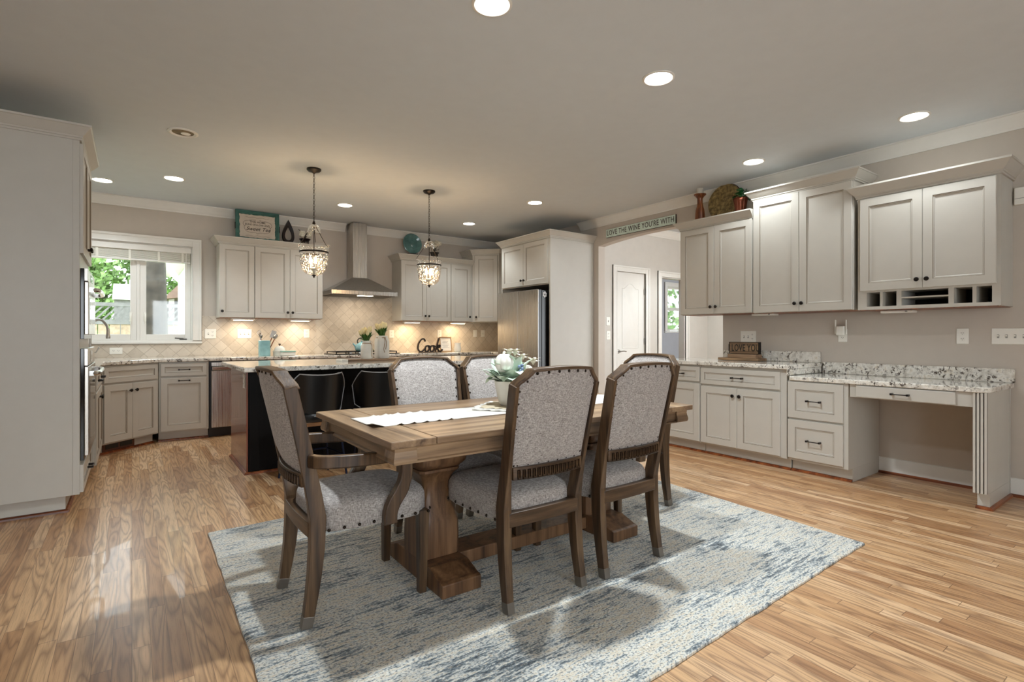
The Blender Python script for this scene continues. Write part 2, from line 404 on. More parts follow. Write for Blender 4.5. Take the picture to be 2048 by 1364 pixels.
# hallway and the room beyond it
b = B(); y0, y1 = 5.134, 5.24
b.box(XR + 0.12, 5.536, y0, y1, 0, ZC).box(5.536, 6.144, y0, y1, 2.076, ZC).box(6.144, 6.511, y0, y1, 0, ZC).box(6.511, 7.10, y0, y1, 2.06, ZC).box(7.10, 7.80, y0, y1, 0, ZC)
struct(b.build('wall_hall', 'wall_hall', smooth=0))
struct(B().box(7.70, 7.80, 2.4, 5.134, 0, ZC).build('wall_hall_end', 'trim_white', smooth=0))
W2 = (9.72, 10.62, 1.27, 2.27)
b = B().box(XR + 0.12, W2[0], YB, YB + 0.12, 0, ZC).box(W2[1], 11.2, YB, YB + 0.12, 0, ZC).box(W2[0], W2[1], YB, YB + 0.12, 0, W2[2]).box(W2[0], W2[1], YB, YB + 0.12, W2[3], ZC)
struct(b.build('wall_far_room', 'wall_blue', smooth=0))
struct(B().box(11.1, 11.2, 3.0, YB, 0, ZC).build('wall_far_end', 'wall_blue', smooth=0))
# crown moulding, baseboards, shoe moulding, casings
CROWN = [(0, -0.105), (0.012, -0.105), (0.016, -0.09), (0.024, -0.084), (0.034, -0.066), (0.052, -0.042), (0.074, -0.024), (0.08, -0.014), (0.09, -0.012), (0.09, 0), (0, 0)]
struct(B().sweep([(-0.92, 4.55), (-0.92, YB), (2.47, YB)], CROWN, 0, ZC).sweep([(2.71, YB), (XR, YB)], CROWN, 0, ZC).build('trim_1', 'trim_white', smooth=30))
struct(B().sweep([(XR, 5.477), (XR, -3.5)], CROWN, 0, ZC).build('trim_2', 'trim_white', smooth=30))
BASE = [(0, 0), (0.016, 0), (0.016, 0.105), (0.010, 0.128), (0, 0.132)]
SHOE = [(0, 0), (0.02, 0), (0.018, 0.012), (0.01, 0.019), (0, 0.02)]
struct(B().sweep([(XR, 1.86), (XR, 1.045)], BASE).sweep([(XR, 0.965), (XR, -3.5)], BASE).build('baseboard_right', 'trim_white', smooth=30))
struct(B().sweep([(XR - 0.016, 1.86), (XR - 0.016, 1.045)], SHOE).sweep([(XR - 0.016, 0.965), (XR - 0.016, -3.5)], SHOE).build('trim_3', 'shoe_wood', smooth=30))
struct(B().sweep([(7.70, 5.134), (7.70, 2.4)], BASE).sweep([(7.19, 5.134), (7.70, 5.134)], BASE).sweep([(6.24, 5.134), (6.42, 5.134)], BASE).build('baseboard_hall', 'trim_white', smooth=30))
def casing(b, x0, x1, z0, z1, y, w=0.085, t=0.018, bottom=False):
    for k, (d0, d1, tt) in enumerate(((0, w, t), (w * 0.72, w, t * 1.5), (0.0, w * 0.14, t * 1.2))):
        b.box(x0 - d1, x0 - d0, y - tt, y, z0, z1 + d1).box(x1 + d0, x1 + d1, y - tt, y, z0, z1 + d1).box(x0 - d0, x1 + d0, y - tt, y, z1 + d0, z1 + d1)
b = B(); casing(b, 5.536, 6.144, 0, 2.076, 5.134); casing(b, 6.511, 7.10, 0, 2.06, 5.134)
struct(b.build('trim_4', 'trim_white', smooth=0, bev=0.003))
struct(B().box(6.511, 6.526, 5.134, 5.24, 0, 2.06).box(7.085, 7.10, 5.134, 5.24, 0, 2.06).box(6.511, 7.10, 5.134, 5.24, 2.045, 2.06).build('door_2', 'trim_white', smooth=0))
# hall crown (seen under the arch)
struct(B().sweep([(XR + 0.12, 5.134), (7.70, 5.134), (7.70, 2.4)], CROWN, 0, ZC).build('trim_5', 'trim_white', smooth=30))
# tile backsplash
b = B()
b.box(-0.92, 5.17, YB - 0.01, YB, 0.905, 1.06).box(0.70, 2.07, YB - 0.01, YB, 1.06, 1.41).box(3.20, 5.17, YB - 0.01, YB, 1.06, 1.41)
b.box(2.21, 3.20, YB - 0.01, YB, 1.06, 1.76, 1).box(2.07, 2.21, YB - 0.012, YB, 1.06, 1.76, 2).box(5.17, 5.18, 6.34, YB, 0.905, 1.41)
struct(b.build('trim_6', ['tile', 'tile_small', 'tile_small'], smooth=0))

# ------------------------------------------------------------------ windows
def window(name, x0, x1, z0, z1, y, depth):
    o = B(); casing(o, x0, x1, z0, z1, y, 0.095)
    o.box(x0 - 0.10, x1 + 0.10, y - 0.03, y + 0.02, z0 - 0.035, z0 - 0.01)
    o.box(x0 - 0.004, x0 + 0.012, y - 0.004, y + depth, z0, z1).box(x1 - 0.012, x1 + 0.004, y - 0.004, y + depth, z0, z1).box(x0, x1, y - 0.004, y + depth, z1 - 0.012, z1 + 0.003).box(x0, x1, y - 0.004, y + depth, z0 - 0.015, z0 + 0.006)
    return struct(o.build(name, 'trim_white', smooth=0, bev=0.003))
win = window('window_1', WX0, WX1, WZ0, WZ1, YB, 0.15)
ys = YB + 0.075
for k, (a, c, hx) in enumerate(((WX0 + 0.012, 0.045, -0.01), (0.075, WX1 - 0.012, 0.125))):
    s = B(); f = 0.062
    s.box(a, a + f, ys, ys + 0.04, WZ0 + 0.006, WZ1 - 0.01).box(c - f, c, ys, ys + 0.04, WZ0 + 0.006, WZ1 - 0.01)
    s.box(a + f, c - f, ys, ys + 0.04, WZ0 + 0.006, WZ0 + 0.075).box(a + f, c - f, ys, ys + 0.04, WZ1 - 0.07, WZ1 - 0.01)
    sash = s.build('sash', 'trim_white', win, 0.003, 0)
    B().box(a + f, c - f, ys + 0.016, ys + 0.022, WZ0 + 0.075, WZ1 - 0.07).build('pane', 'pane_glass', sash, 0, 0)
    B().box(hx - 0.012, hx + 0.012, ys - 0.014, ys, 1.33, 1.44).tube(cr([(hx, ys - 0.012, 1.42), (hx + 0.0, ys - 0.03, 1.38), (hx, ys - 0.026, 1.30)], 4), 0.007, 6).build('sash_handle', 'plate_white', sash, 0.002)
B().box(0.045, 0.075, ys - 0.01, ys + 0.045, WZ0, WZ1).build('mullion', 'trim_white', win, 0.002, 0)
B().box(0.47, 0.545, ys - 0.03, ys, 1.112, 1.128).tube([(0.51, ys - 0.028, 1.128), (0.42, ys - 0.05, 1.135)], 0.008, 6).build('crank', 'rubber_grey', win, 0.002)
w2 = window('window_2', W2[0], W2[1], W2[2], W2[3], YB, 0.12)
s = B(); y = YB + 0.05; a, c, f = W2[0] + 0.01, W2[1] - 0.01, 0.045; zm = (W2[2] + W2[3]) / 2
for z0, z1 in ((W2[2] + 0.01, zm), (zm, W2[3] - 0.01)):
    s.box(a, a + f, y, y + 0.03, z0, z1).box(c - f, c, y, y + 0.03, z0, z1).box(a, c, y, y + 0.03, z0, z0 + f * 0.8).box(a, c, y, y + 0.03, z1 - f * 0.8, z1)
s.box(a, c, y + 0.005, y + 0.02, W2[2] + 0.25, W2[2] + 0.262)
sash = s.build('sash', 'trim_white', w2, 0, 0)
B().box(a + f, c - f, y + 0.012, y + 0.016, W2[2] + 0.04, W2[3] - 0.04).build('pane', 'pane_glass', sash, 0, 0)
bl = thing('window_blind', 'white wooden blind raised to a short stack above the sink window', 'blind', (0, YB, 0))
B().box(WX0 + 0.014, WX1 - 0.014, 0.005, 0.02, 2.165, 2.232).build('valance', 'trim_white', bl, 0.003, 0)
b = B()
for k in range(9): b.box(WX0 + 0.02, WX1 - 0.02, 0.022, 0.066, 2.068 + k * 0.0115, 2.0755 + k * 0.0115)
b.build('slats', 'blind_white', bl, 0, 0)
B().box(WX0 + 0.02, WX1 - 0.02, 0.02, 0.068, 2.042, 2.064).build('bottom_rail', 'trim_white', bl, 0.004, 0)
for x in (-0.32, -0.02, 0.26, 0.5): B().box(x - 0.012, x + 0.012, 0.016, 0.022, 2.04, 2.18).build('ladder_tape', 'blind_white', bl, 0, 0)
B().tube([(0.535, 0.015, 2.17), (0.537, 0.012, 1.98), (0.536, 0.012, 1.86)], 0.004, 6).build('wand', 'plate_white', bl)

# ------------------------------------------------------------------ cabinet parts (local: x along the face, -y is the front, z up)
def ring_face(b, x0, x1, z0, z1, y, rings):
    """nested rectangular rings: (inset, depth behind y, material); closes with a panel"""
    R = [[(x0 + i, y + d, z0 + i), (x1 - i, y + d, z0 + i), (x1 - i, y + d, z1 - i), (x0 + i, y + d, z1 - i)] for i, d, _ in rings]
    for k in range(len(R) - 1):
        b._add(R[k] + R[k + 1], [(i, (i + 1) % 4, 4 + (i + 1) % 4, 4 + i) for i in range(4)], rings[k + 1][2])
    b._add(R[-1], [(0, 1, 2, 3)], 0)
def front(name, x0, x1, z0, z1, parent, y=0.0, f=0.062, t=0.02, flat=False):
    b = B(); f = min(f, (z1 - z0) * 0.27)
    if flat: b.box(x0, x1, y - t, y, z0, z1)
    else:
        b._add([(x0, y, z0), (x1, y, z0), (x1, y, z1), (x0, y, z1)], [(3, 2, 1, 0)], 0)
        ring_face(b, x0, x1, z0, z1, y - t, [(0.0, t, 0), (0.0, 0.003, 0), (0.003, 0, 0), (f, 0, 0), (f + 0.003, 0.006, 1), (f + 0.009, 0.006, 0), (f + 0.0105, 0.008, 1), (f + 0.016, 0.011, 0)])
    return b.build(name, ['cabinet_paint', 'cabinet_glaze'], parent, 0.0025 if flat else 0, 0)
def knob(parent, x, z, y=-0.02):
    return B().lathe([(0.006, 0), (0.006, -0.012), (0.0155, -0.018), (0.017, -0.024), (0.012, -0.03), (0.001, -0.031)], 12, (x, y, z), 0, 'y').build('knob', 'bronze', parent)
def pull(parent, x, z, y=-0.02, w=0.1):
    b = B().tube([(x - w / 2, y - 0.03, z), (x + w / 2, y - 0.03, z)], 0.0042, 8)
    for s in (-1, 1): b.box(x + s * w / 2 - 0.007, x + s * w / 2 + 0.007, y - 0.035, y, z - 0.0075, z + 0.0075)
    return b.build('handle', 'bronze', parent, 0.0015)
KC = [(0, 0), (0.010, 0), (0.010, 0.012), (0.016, 0.014), (0.016, 0.024), (0.028, 0.036), (0.05, 0.066), (0.056, 0.074), (0.062, 0.076), (0.062, 0.088), (0, 0.088)]
def crown_part(parent, path, z, sc=1.0):
    return B().sweep(path, [(o * sc, h * sc) for o, h in KC], 0, z - 0.008).build('crown_molding', 'cabinet_paint', parent, 0, 25)
def upper(label, loc, rz, w, z0, z1, doors, crown, depth=0.32, knobz=0.075, group='painted wall cabinets', body=True):
    """doors: (x0, x1, knob side -1/1/0)"""
    c = thing('wall_cabinet', label, 'cabinet', (loc[0], loc[1], 0), rz, group)
    B().box(0.002, w - 0.002, 0, depth, z0, z1).box(0.012, w - 0.012, 0.01, depth - 0.005, z0 - 0.004, z0, 1).build('body', ['cabinet_paint', 'candlestick_wood'], c, 0.002, 0)
    for x0, x1, k in doors:
        d = front('door', x0 + 0.0015, x1 - 0.0015, z0 + 0.004, z1 - 0.012, c)
        if k: knob(d, (x1 - 0.03) if k > 0 else (x0 + 0.03), z0 + knobz)
    if crown:
        crown_part(c, crown, z1)
        B().box(0.003, w - 0.003, -0.04, depth, z1 + 0.064, z1 + 0.076).build('top_panel', 'cabinet_paint', c, 0, 0)
    return c
def lower(label, loc, rz, w, fronts, depth=0.58, top=0.872, toe=0.105, toe_in=0.075, group='painted base cabinets', name='base_cabinet', toe_mat='cabinet_paint', shoe=True):
    """fronts: (name, x0, x1, z0, z1, hardware, flat)"""
    c = thing(name, label, 'cabinet', (loc[0], loc[1], 0), rz, group)
    B().box(0.002, w - 0.002, 0, depth, toe, top).build('body', 'cabinet_paint', c, 0.002, 0)
    B().box(0.002, w - 0.002, toe_in, depth, 0, toe).build('toe_kick', toe_mat, c, 0, 0)
    if shoe: B().sweep([(0, toe_in), (w, toe_in)], SHOE).build('shoe_molding', 'shoe_wood', c)
    for nm, x0, x1, z0, z1, hw in fronts:
        d = front(nm, x0, x1, z0, z1, c)
        if hw == 'pull': pull(d, (x0 + x1) / 2, (z0 + z1) / 2)
        elif hw == 'pulltop': pull(d, (x0 + x1) / 2, z1 - 0.03)
        elif hw == 'L': knob(d, x0 + 0.032, z1 - 0.07)
        elif hw == 'R': knob(d, x1 - 0.032, z1 - 0.07)
    return c

# ------------------------------------------------------------------ back wall kitchen run
D = 0.33
upper('single-door cream wall cabinet beside the sink window, under the teal framed sign', (0.847, 7.17), 0, 0.388, 1.385, 2.283, [(0.0, 0.386, -1)], [(0, D), (0, 0), (0.388, 0)])
upper('two-door cream wall cabinet left of the steel range hood', (1.235, 7.17), 0, 0.828, 1.385, 2.283, [(0.002, 0.413, 1), (0.413, 0.826, -1)], [(0, 0), (0.828, 0), (0.828, D)])
upper('two-door cream wall cabinet right of the range hood, under the teal plate', (3.18, 7.17), 0, 0.83, 1.385, 2.283, [(0.002, 0.413, 1), (0.413, 0.828, -1)], [(0, D), (0, 0), (0.83, 0)])
upper('narrow single-door wall cabinet just left of the taller corner cabinet', (4.01, 7.17), 0, 0.40, 1.385, 2.283, [(0.002, 0.36, 1)], [(0, 0), (0.40, 0)])
c = thing('corner_cabinet', 'tall angled corner wall cabinet between the back wall and the refrigerator', 'cabinet', (4.41, 7.17, 0), 0, 'painted wall cabinets')
q = math.sqrt(0.5)
B().prism([(0.002, 0.31), (0, 0), (0.304, -0.304), (0.755, -0.304), (0.755, 0.31)], 1.385, 2.455).build('body', 'cabinet_paint', c, 0.002, 0)
d = front('door', 0.04, 0.41, 1.39, 2.44, c); knob(d, 0.07, 1.46); d.rotation_euler = (0, 0, -PI / 4)
crown_part(c, [(0, 0.31), (0, 0), (0.304, -0.304), (0.59, -0.304)], 2.455)
upper('short wall cabinet on the right wall tucked between corner cabinet and refrigerator', (4.85, 6.86), -90, 0.49, 1.385, 2.283, [(0.01, 0.48, 1)], None)
# refrigerator surround
fc = thing('refrigerator_cabinet', 'tall refrigerator surround with two-door cabinet over the steel refrigerator', 'cabinet', (4.395, 6.33, 0), -90)
B().box(0.02, 1.08, 0.0, 0.78, 1.837, 2.445).box(0.0, 0.02, 0.0, 0.78, 0.0, 2.445).box(1.08, 1.10, 0.0, 0.78, 0.0, 2.445).build('body', 'cabinet_paint', fc, 0.002, 0)
B().box(1.10, 1.106, 0.0, 0.03, 0.0, 2.445).box(1.10, 1.106, 0.755, 0.78, 0.0, 2.445).build('side_stile', 'cabinet_paint', fc, 0.002, 0)
for x0, x1, k in ((0.03, 0.545, 1), (0.548, 1.07, -1)):
    d = front('door', x0, x1, 1.85, 2.43, fc); knob(d, (x1 - 0.03) if k > 0 else (x0 + 0.03), 1.925)
crown_part(fc, [(0, 0.4), (0, 0), (1.106, 0), (1.106, 0.78)], 2.45, 1.05)
fr = thing('refrigerator', 'stainless french-door refrigerator with black sides in the tall surround', 'refrigerator', (4.30, 6.20, 0), -90)
B().box(0.0, 0.92, 0.0, 0.80, 0.03, 1.755).build('body', 'black_plastic', fr, 0.004, 0)
for x0, x1 in ((0.0, 0.474), (0.478, 0.92)):
    dd = B().box(x0, x1, -0.053, -0.004, 0.62, 1.762).build('door', 'black_plastic', fr, 0.004, 0)
    B().box(x0, x1, -0.065, -0.0535, 0.62, 1.765).build('door_panel', 'steel', dd, 0.004, 0)
B().box(0.0, 0.92, -0.065, -0.004, 0.06, 0.612).build('freezer_drawer', 'steel', fr, 0.008, 0)
m = B()
for k in range(6):
    a = k * PI / 3 + 0.4; m.lathe([(0.014, -0.0015), (0.014, 0.0015)], 12, (0.021 * math.cos(a), 0, 0.026 * math.sin(a)), 0, 'y')
m.lathe([(0.010, -0.003), (0.010, 0.0)], 12, (0, 0, 0), 1, 'y')
tag(put(m.build('magnet', ['magnet_white', 'black_plastic']), (4.345, 5.276, 1.70)), 'white flower-shaped magnet on the black refrigerator side', 'magnet')
# hood
hd = thing('range_hood', 'stainless pyramid range hood with tall chimney above the cooktop', 'range hood', (2.595, YB, 0))
r = lambda w, y0, z: [(-w, y0, z), (w, y0, z), (w, -0.005, z), (-w, -0.005, z)]
B().loft([r(0.465, -0.5, 1.775), r(0.11, -0.29, 1.975)]).build('canopy', 'steel', hd, 0, 0)
B().box(-0.465, 0.465, -0.5, -0.005, 1.722, 1.776).build('rim', 'steel', hd, 0.003, 0)
B().box(-0.1, 0.1, -0.28, -0.005, 1.97, 2.745).box(-0.1015, 0.1015, -0.2815, -0.004, 2.35, 2.352).build('chimney', 'steel', hd, 0.002, 0)
B().box(-0.44, 0.44, -0.47, -0.03, 1.716, 1.7225).build('filter', 'rubber_grey', hd, 0, 0)
B().box(-0.08, 0.12, -0.46, -0.38, 1.712, 1.7165).build('hood_lamp', 'under_warm', hd, 0, 0)
light('hood_light', 'AREA', (0.02, -0.42, 1.705), UNDER_W * 2.2, (1, 0.88, 0.72), hd, 0.12)
# base cabinets along the back
lower('cream pull-out base cabinet with drawer between sink corner and dishwasher', (0.234, 6.87), 0, 0.476, [('drawer', 0.018, 0.452, 0.718, 0.858, 'pull'), ('door', 0.018, 0.452, 0.12, 0.698, 'pulltop')], 0.62)
dw = thing('dishwasher', 'stainless dishwasher with recessed bar handle beside the island end', 'dishwasher', (0.715, 6.87, 0))
B().box(0, 0.61, 0.0, 0.6, 0.1, 0.868).box(0.0, 0.61, 0.07, 0.6, 0.0, 0.1).build('body', 'black_plastic', dw, 0, 0)
B().box(0.018, 0.592, -0.028, -0.002, 0.115, 0.765).build('door', 'steel', dw, 0.004, 0)
B().box(0.018, 0.592, -0.022, -0.002, 0.815, 0.858).build('control_strip', 'steel', dw, 0.003, 0)
B().box(0.022, 0.588, -0.05, -0.03, 0.772, 0.81).build('handle', 'chrome', dw, 0.006, 0)
for lab, x0, x1 in (('painted base cabinet right of the dishwasher, behind the island', 1.327, 2.06), ('painted base cabinet under the gas cooktop', 2.06, 3.12), ('painted base cabinet under the Cook letters', 3.12, 3.95), ('painted base cabinet in the far corner beside the refrigerator', 3.95, 4.53)):
    w = x1 - x0
    lower(lab, (x0, 6.87), 0, w, [('drawer', 0.015, w / 2 - 0.003, 0.718, 0.858, 'pull'), ('drawer', w / 2 + 0.003, w - 0.015, 0.718, 0.858, 'pull'), ('door', 0.015, w / 2 - 0.003, 0.12, 0.698, 'R'), ('door', w / 2 + 0.003, w - 0.015, 0.12, 0.698, 'L')], 0.62)
# left run: diagonal sink base, base cabinet, oven tower
sb = lower('angled sink base cabinet with false drawer and two doors under the window', (-0.25, 6.386), 45, 0.6845, [('drawer', 0.03, 0.655, 0.70, 0.855, None), ('door', 0.03, 0.341, 0.12, 0.68, 'R'), ('door', 0.344, 0.655, 0.12, 0.68, 'L')], 0.34)
vt = thing('floor_vent', 'brown metal toe-kick vent grille under the angled sink base', 'vent', (-0.25 + 0.09 * q - 0.074 * q, 6.386 + 0.09 * q + 0.074 * q, 0.022), 45)
B().box(0, 0.36, -0.008, -0.001, 0, 0.082).build('frame', 'register_brown', vt, 0.002, 0)
for x0 in (0.03, 0.19): B().box(x0, x0 + 0.14, -0.011, -0.006, 0.02, 0.064).build('grille', 'black_plastic', vt, 0, 0)
lower('base cabinet with two drawers and doors along the left wall past the ovens', (-0.25, 5.352), 90, 1.03, [('drawer', 0.02, 0.51, 0.718, 0.858, 'pull'), ('drawer', 0.515, 1.01, 0.718, 0.858, 'pull'), ('door', 0.02, 0.51, 0.12, 0.698, 'R'), ('door', 0.515, 1.01, 0.12, 0.698, 'L')], 0.62)
ot = thing('oven_cabinet', 'tall cream oven cabinet at the left edge of the room', 'cabinet', (-0.28, 4.481, 0), 90)
w = 0.868
B().box(0, w, 0, 0.63, 0.114, 2.455).build('body', 'cabinet_paint', ot, 0.002, 0)
B().box(-0.003, 0.0, 0.0, 0.035, 0.116, 2.45).build('side_stile', 'cabinet_paint', ot, 0.001, 0)
B().box(0.05, w - 0.02, 0.075, 0.63, 0, 0.114).build('toe_kick', 'cabinet_paint', ot, 0, 0)
B().sweep([(0.05, 0.63), (0.05, 0.075), (w, 0.075)], SHOE).build('shoe_molding', 'shoe_wood', ot)
for x0, x1, k in ((0.012, 0.432, 1), (0.436, 0.856, -1)):
    d = front('door', x0, x1, 1.71, 2.435, ot); knob(d, (x1 - 0.03) if k > 0 else (x0 + 0.03), 1.785)
d = front('drawer', 0.012, 0.856, 0.125, 0.305, ot); pull(d, 0.434, 0.215)
crown_part(ot, [(0, 0.63), (0, 0), (w, 0), (w, 0.63)], 2.458, 1.06)
def oven(label, z0, z1, panel):
    o = thing('wall_oven', label, 'oven', (-0.28, 4.535, z0), 90, 'built-in wall ovens')
    h = z1 - z0
    B().box(0, 0.76, -0.02, -0.0005, 0, h).build('body', 'black_gloss', o, 0.002, 0)
    B().box(0.0, 0.76, -0.045, -0.021, 0.03, h - panel).build('door', 'steel', o, 0.004, 0)
    B().box(0.09, 0.67, -0.047, -0.044, 0.1, h - panel - 0.1).build('oven_window', 'black_gloss', o, 0, 0)
    B().box(0.0, 0.76, -0.04, -0.021, h - panel + 0.006, h).box(0.28, 0.48, -0.0415, -0.039, h - panel + 0.02, h - 0.02, 1).build('control_panel', ['steel', 'black_gloss'], o, 0.002, 0)
    b = B().tube(cr([(0.05, -0.06, h - panel - 0.05), (0.10, -0.092, h - panel - 0.05), (0.38, -0.1, h - panel - 0.05), (0.66, -0.092, h - panel - 0.05), (0.71, -0.06, h - panel - 0.05)], 5), 0.015, 10)
    for x in (0.055, 0.705): b.box(x - 0.014, x + 0.014, -0.07, -0.044, h - panel - 0.066, h - panel - 0.034)
    b.build('handle', 'chrome', o)
oven('upper stainless wall oven with curved bar handle', 1.14, 1.615, 0.09)
oven('lower full-size stainless wall oven above the bottom drawer', 0.325, 1.075, 0.12)
# countertops
ct = B(); zt, z0 = 0.912, 0.874
of = 0.03
ct.prism([(-0.92, 5.356), (-0.25 + of, 5.356), (-0.25 + of, 6.386 - of * 0.42), (0.234 + of * 0.42, 6.87 - of), (4.54, 6.87 - of), (4.54, 6.34), (5.17, 6.34), (5.17, YB - 0.011), (-0.92, YB - 0.011)], z0, zt)
tag(ct.build('countertop', 'granite', None, 0.008, 0), 'long white granite countertop around the sink and back wall', 'countertop')
# faucet
fa = thing('faucet', 'brushed arched pull-down kitchen faucet in front of the window', 'faucet', (-0.36, 7.2, zt), 0)
B().lathe([(0.028, 0), (0.028, 0.01), (0.018, 0.02)], 14).tube(cr([(0, 0, 0.01), (0, 0, 0.30), (0.03, -0.02, 0.40), (0.09, -0.06, 0.42), (0.14, -0.09, 0.36), (0.15, -0.10, 0.30)], 6), 0.012, 10).build('spout', 'nickel', fa)
B().lathe([(0.014, 0.06), (0.017, 0.0), (0.021, -0.03), (0.019, -0.05)], 12, (0.153, -0.103, 0.27)).build('spray_head', 'nickel', fa)
B().tube([(0, 0, 0.06), (0.05, -0.02, 0.075), (0.075, -0.03, 0.13)], 0.007, 8).build('lever', 'nickel', fa)

# ------------------------------------------------------------------ right wall cabinets
XU, XB = 4.85, 4.55
upper('two-door wall cabinet nearest the archway, lowest top of the three on the right', (XU, 3.557), -90, 0.822, 1.385, 2.303, [(0.004, 0.411, 1), (0.411, 0.818, -1)], [(0, 0.33), (0, 0), (0.822, 0)], 0.33)
upper('tallest two-door wall cabinet in the middle of the right wall', (XU, 2.731), -90, 0.868, 1.378, 2.462, [(0.004, 0.432, 1), (0.432, 0.86, -1)], [(0, 0.33), (0, 0), (0.868, 0), (0.868, 0.33)], 0.33)
c3 = thing('wall_cabinet', 'two-door wall cabinet above the desk with open cubbyholes along its bottom', 'cabinet', (XU, 1.835, 0), -90, 'painted wall cabinets')
w = 0.88; zb = 1.372
b = B(); b.box(0, w, 0, 0.33, 1.512, 2.285)
cub = [(0.065, 0.158), (0.176, 0.27), (0.303, 0.593), (0.625, 0.729), (0.751, 0.834)]
xs = [0.0] + [x for c_ in cub for x in c_] + [w]
for i in range(0, len(xs), 2): b.box(xs[i], xs[i + 1], 0, 0.318, zb + 0.026, 1.512)
b.box(0, w, 0, 0.318, zb, zb + 0.026).box(0, w, 0.318, 0.33, zb, 1.512)
b.box(0.012, w - 0.012, 0.004, 0.325, zb - 0.004, zb, 1)
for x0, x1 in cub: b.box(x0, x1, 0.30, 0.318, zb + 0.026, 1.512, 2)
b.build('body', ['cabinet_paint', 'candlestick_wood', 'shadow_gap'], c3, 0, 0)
B().box(0.303, 0.593, 0.002, 0.30, 1.453, 1.464).build('shelf', 'cabinet_paint', c3, 0, 0)
for x0, x1, k in ((0.022, 0.44, 1), (0.442, 0.86, -1)):
    d = front('door', x0, x1, 1.525, 2.272, c3); knob(d, (x1 - 0.03) if k > 0 else (x0 + 0.03), 1.59)
crown_part(c3, [(0, 0.05), (0, 0), (w, 0), (w, 0.33)], 2.29, 1.12)
lower('narrow base cabinet at the archway end of the right counter', (XB, 3.575), -90, 0.473, [('drawer', 0.01, 0.466, 0.71, 0.855, 'pull'), ('door', 0.01, 0.466, 0.12, 0.69, 'L')])
lower('two-door base cabinet with wide drawer left of the desk drawers', (XB, 3.10), -90, 0.836, [('drawer', 0.004, 0.784, 0.692, 0.848, 'pull'), ('door', 0.004, 0.384, 0.12, 0.672, 'R'), ('door', 0.387, 0.784, 0.12, 0.672, 'L')])
lower('desk-height base cabinet with two deep drawers', (XB + 0.01, 2.258), -90, 0.468, [('drawer', 0.003, 0.434, 0.468, 0.772, 'pull'), ('drawer', 0.003, 0.434, 0.125, 0.452, 'pull')], 0.605, 0.783)
dk = thing('desk_frame', 'built-in desk apron with slim pencil drawer and fluted end panel', 'desk', (XB + 0.01, 1.786, 0), -90)
B().box(0.004, 0.75, 0.0, 0.02, 0.683, 0.783).build('apron', 'cabinet_paint', dk, 0.002, 0)
d = front('drawer', 0.055, 0.66, 0.69, 0.776, dk, flat=True); pull(d, 0.345, 0.732)
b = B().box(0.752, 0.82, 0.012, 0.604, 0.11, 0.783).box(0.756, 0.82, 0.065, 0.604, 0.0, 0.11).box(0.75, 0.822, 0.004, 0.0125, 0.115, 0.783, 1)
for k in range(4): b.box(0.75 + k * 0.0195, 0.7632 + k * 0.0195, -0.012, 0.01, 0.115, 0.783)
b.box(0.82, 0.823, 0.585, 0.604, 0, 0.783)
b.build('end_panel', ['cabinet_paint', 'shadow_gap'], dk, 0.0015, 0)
B().sweep([(0.75, 0.065), (0.82, 0.065), (0.82, 0.604)], SHOE).build('shoe_molding', 'shoe_wood', dk)
b = B().box(4.515, 5.168, 2.246, 3.66, 0.874, 0.912).box(5.15, 5.179, 2.262, 3.24, 0.912, 1.012).box(4.53, 5.15, 2.246, 2.262, 0.822, 0.874)
tag(b.build('countertop', 'granite', None, 0.006, 0), 'white granite bar counter with short backsplash right of the archway', 'countertop')
pts = [(4.535, 2.24), (4.535, 1.02)] + [(4.535 + 0.06 - 0.06 * math.cos(a), 0.945 + 0.06 - 0.06 * math.sin(a)) for a in (0.3, 0.7, 1.1, 1.4)] + [(4.62, 0.945), (5.168, 0.945), (5.168, 2.24)]
b = B().prism(pts, 0.784, 0.82).box(5.15, 5.179, 0.94, 2.24, 0.82, 0.922)
tag(b.build('desktop', 'granite', None, 0.006, 0), 'lower white granite desktop with backsplash, rounded front corner', 'desktop')

# ------------------------------------------------------------------ island
isl = thing('kitchen_island', 'dark wood kitchen island with shade painted black on its front panel behind the dining table', 'kitchen island', (0.775, 4.86, 0))
B().box(0.012, 2.52, 0.012, 0.82, 0.0, 0.873).build('body', 'island_wood_lit', isl, 0.002, 0)
B().box(0.0, 0.012, 0.0, 0.83, 0.0, 0.873).build('end_panel', 'island_wood_lit', isl, 0.001, 0)
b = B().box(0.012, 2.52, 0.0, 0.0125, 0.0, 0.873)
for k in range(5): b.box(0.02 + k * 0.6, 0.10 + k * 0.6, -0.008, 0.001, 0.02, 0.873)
b.build('front_panel', 'island_wood_shaded', isl, 0.001, 0)
B().sweep([(2.52, 0.83), (0.0, 0.83), (0.0, 0.0), (2.52, 0.0)][1:], SHOE).build('shoe_molding', 'shoe_wood', isl)
tag(B().prism([(0.70, 4.52), (3.36, 4.52), (3.36, 5.75), (0.70, 5.75)], 0.875, 0.913).build('countertop', 'granite', None, 0.008, 0), 'glossy white granite island countertop under the two pendants', 'countertop')
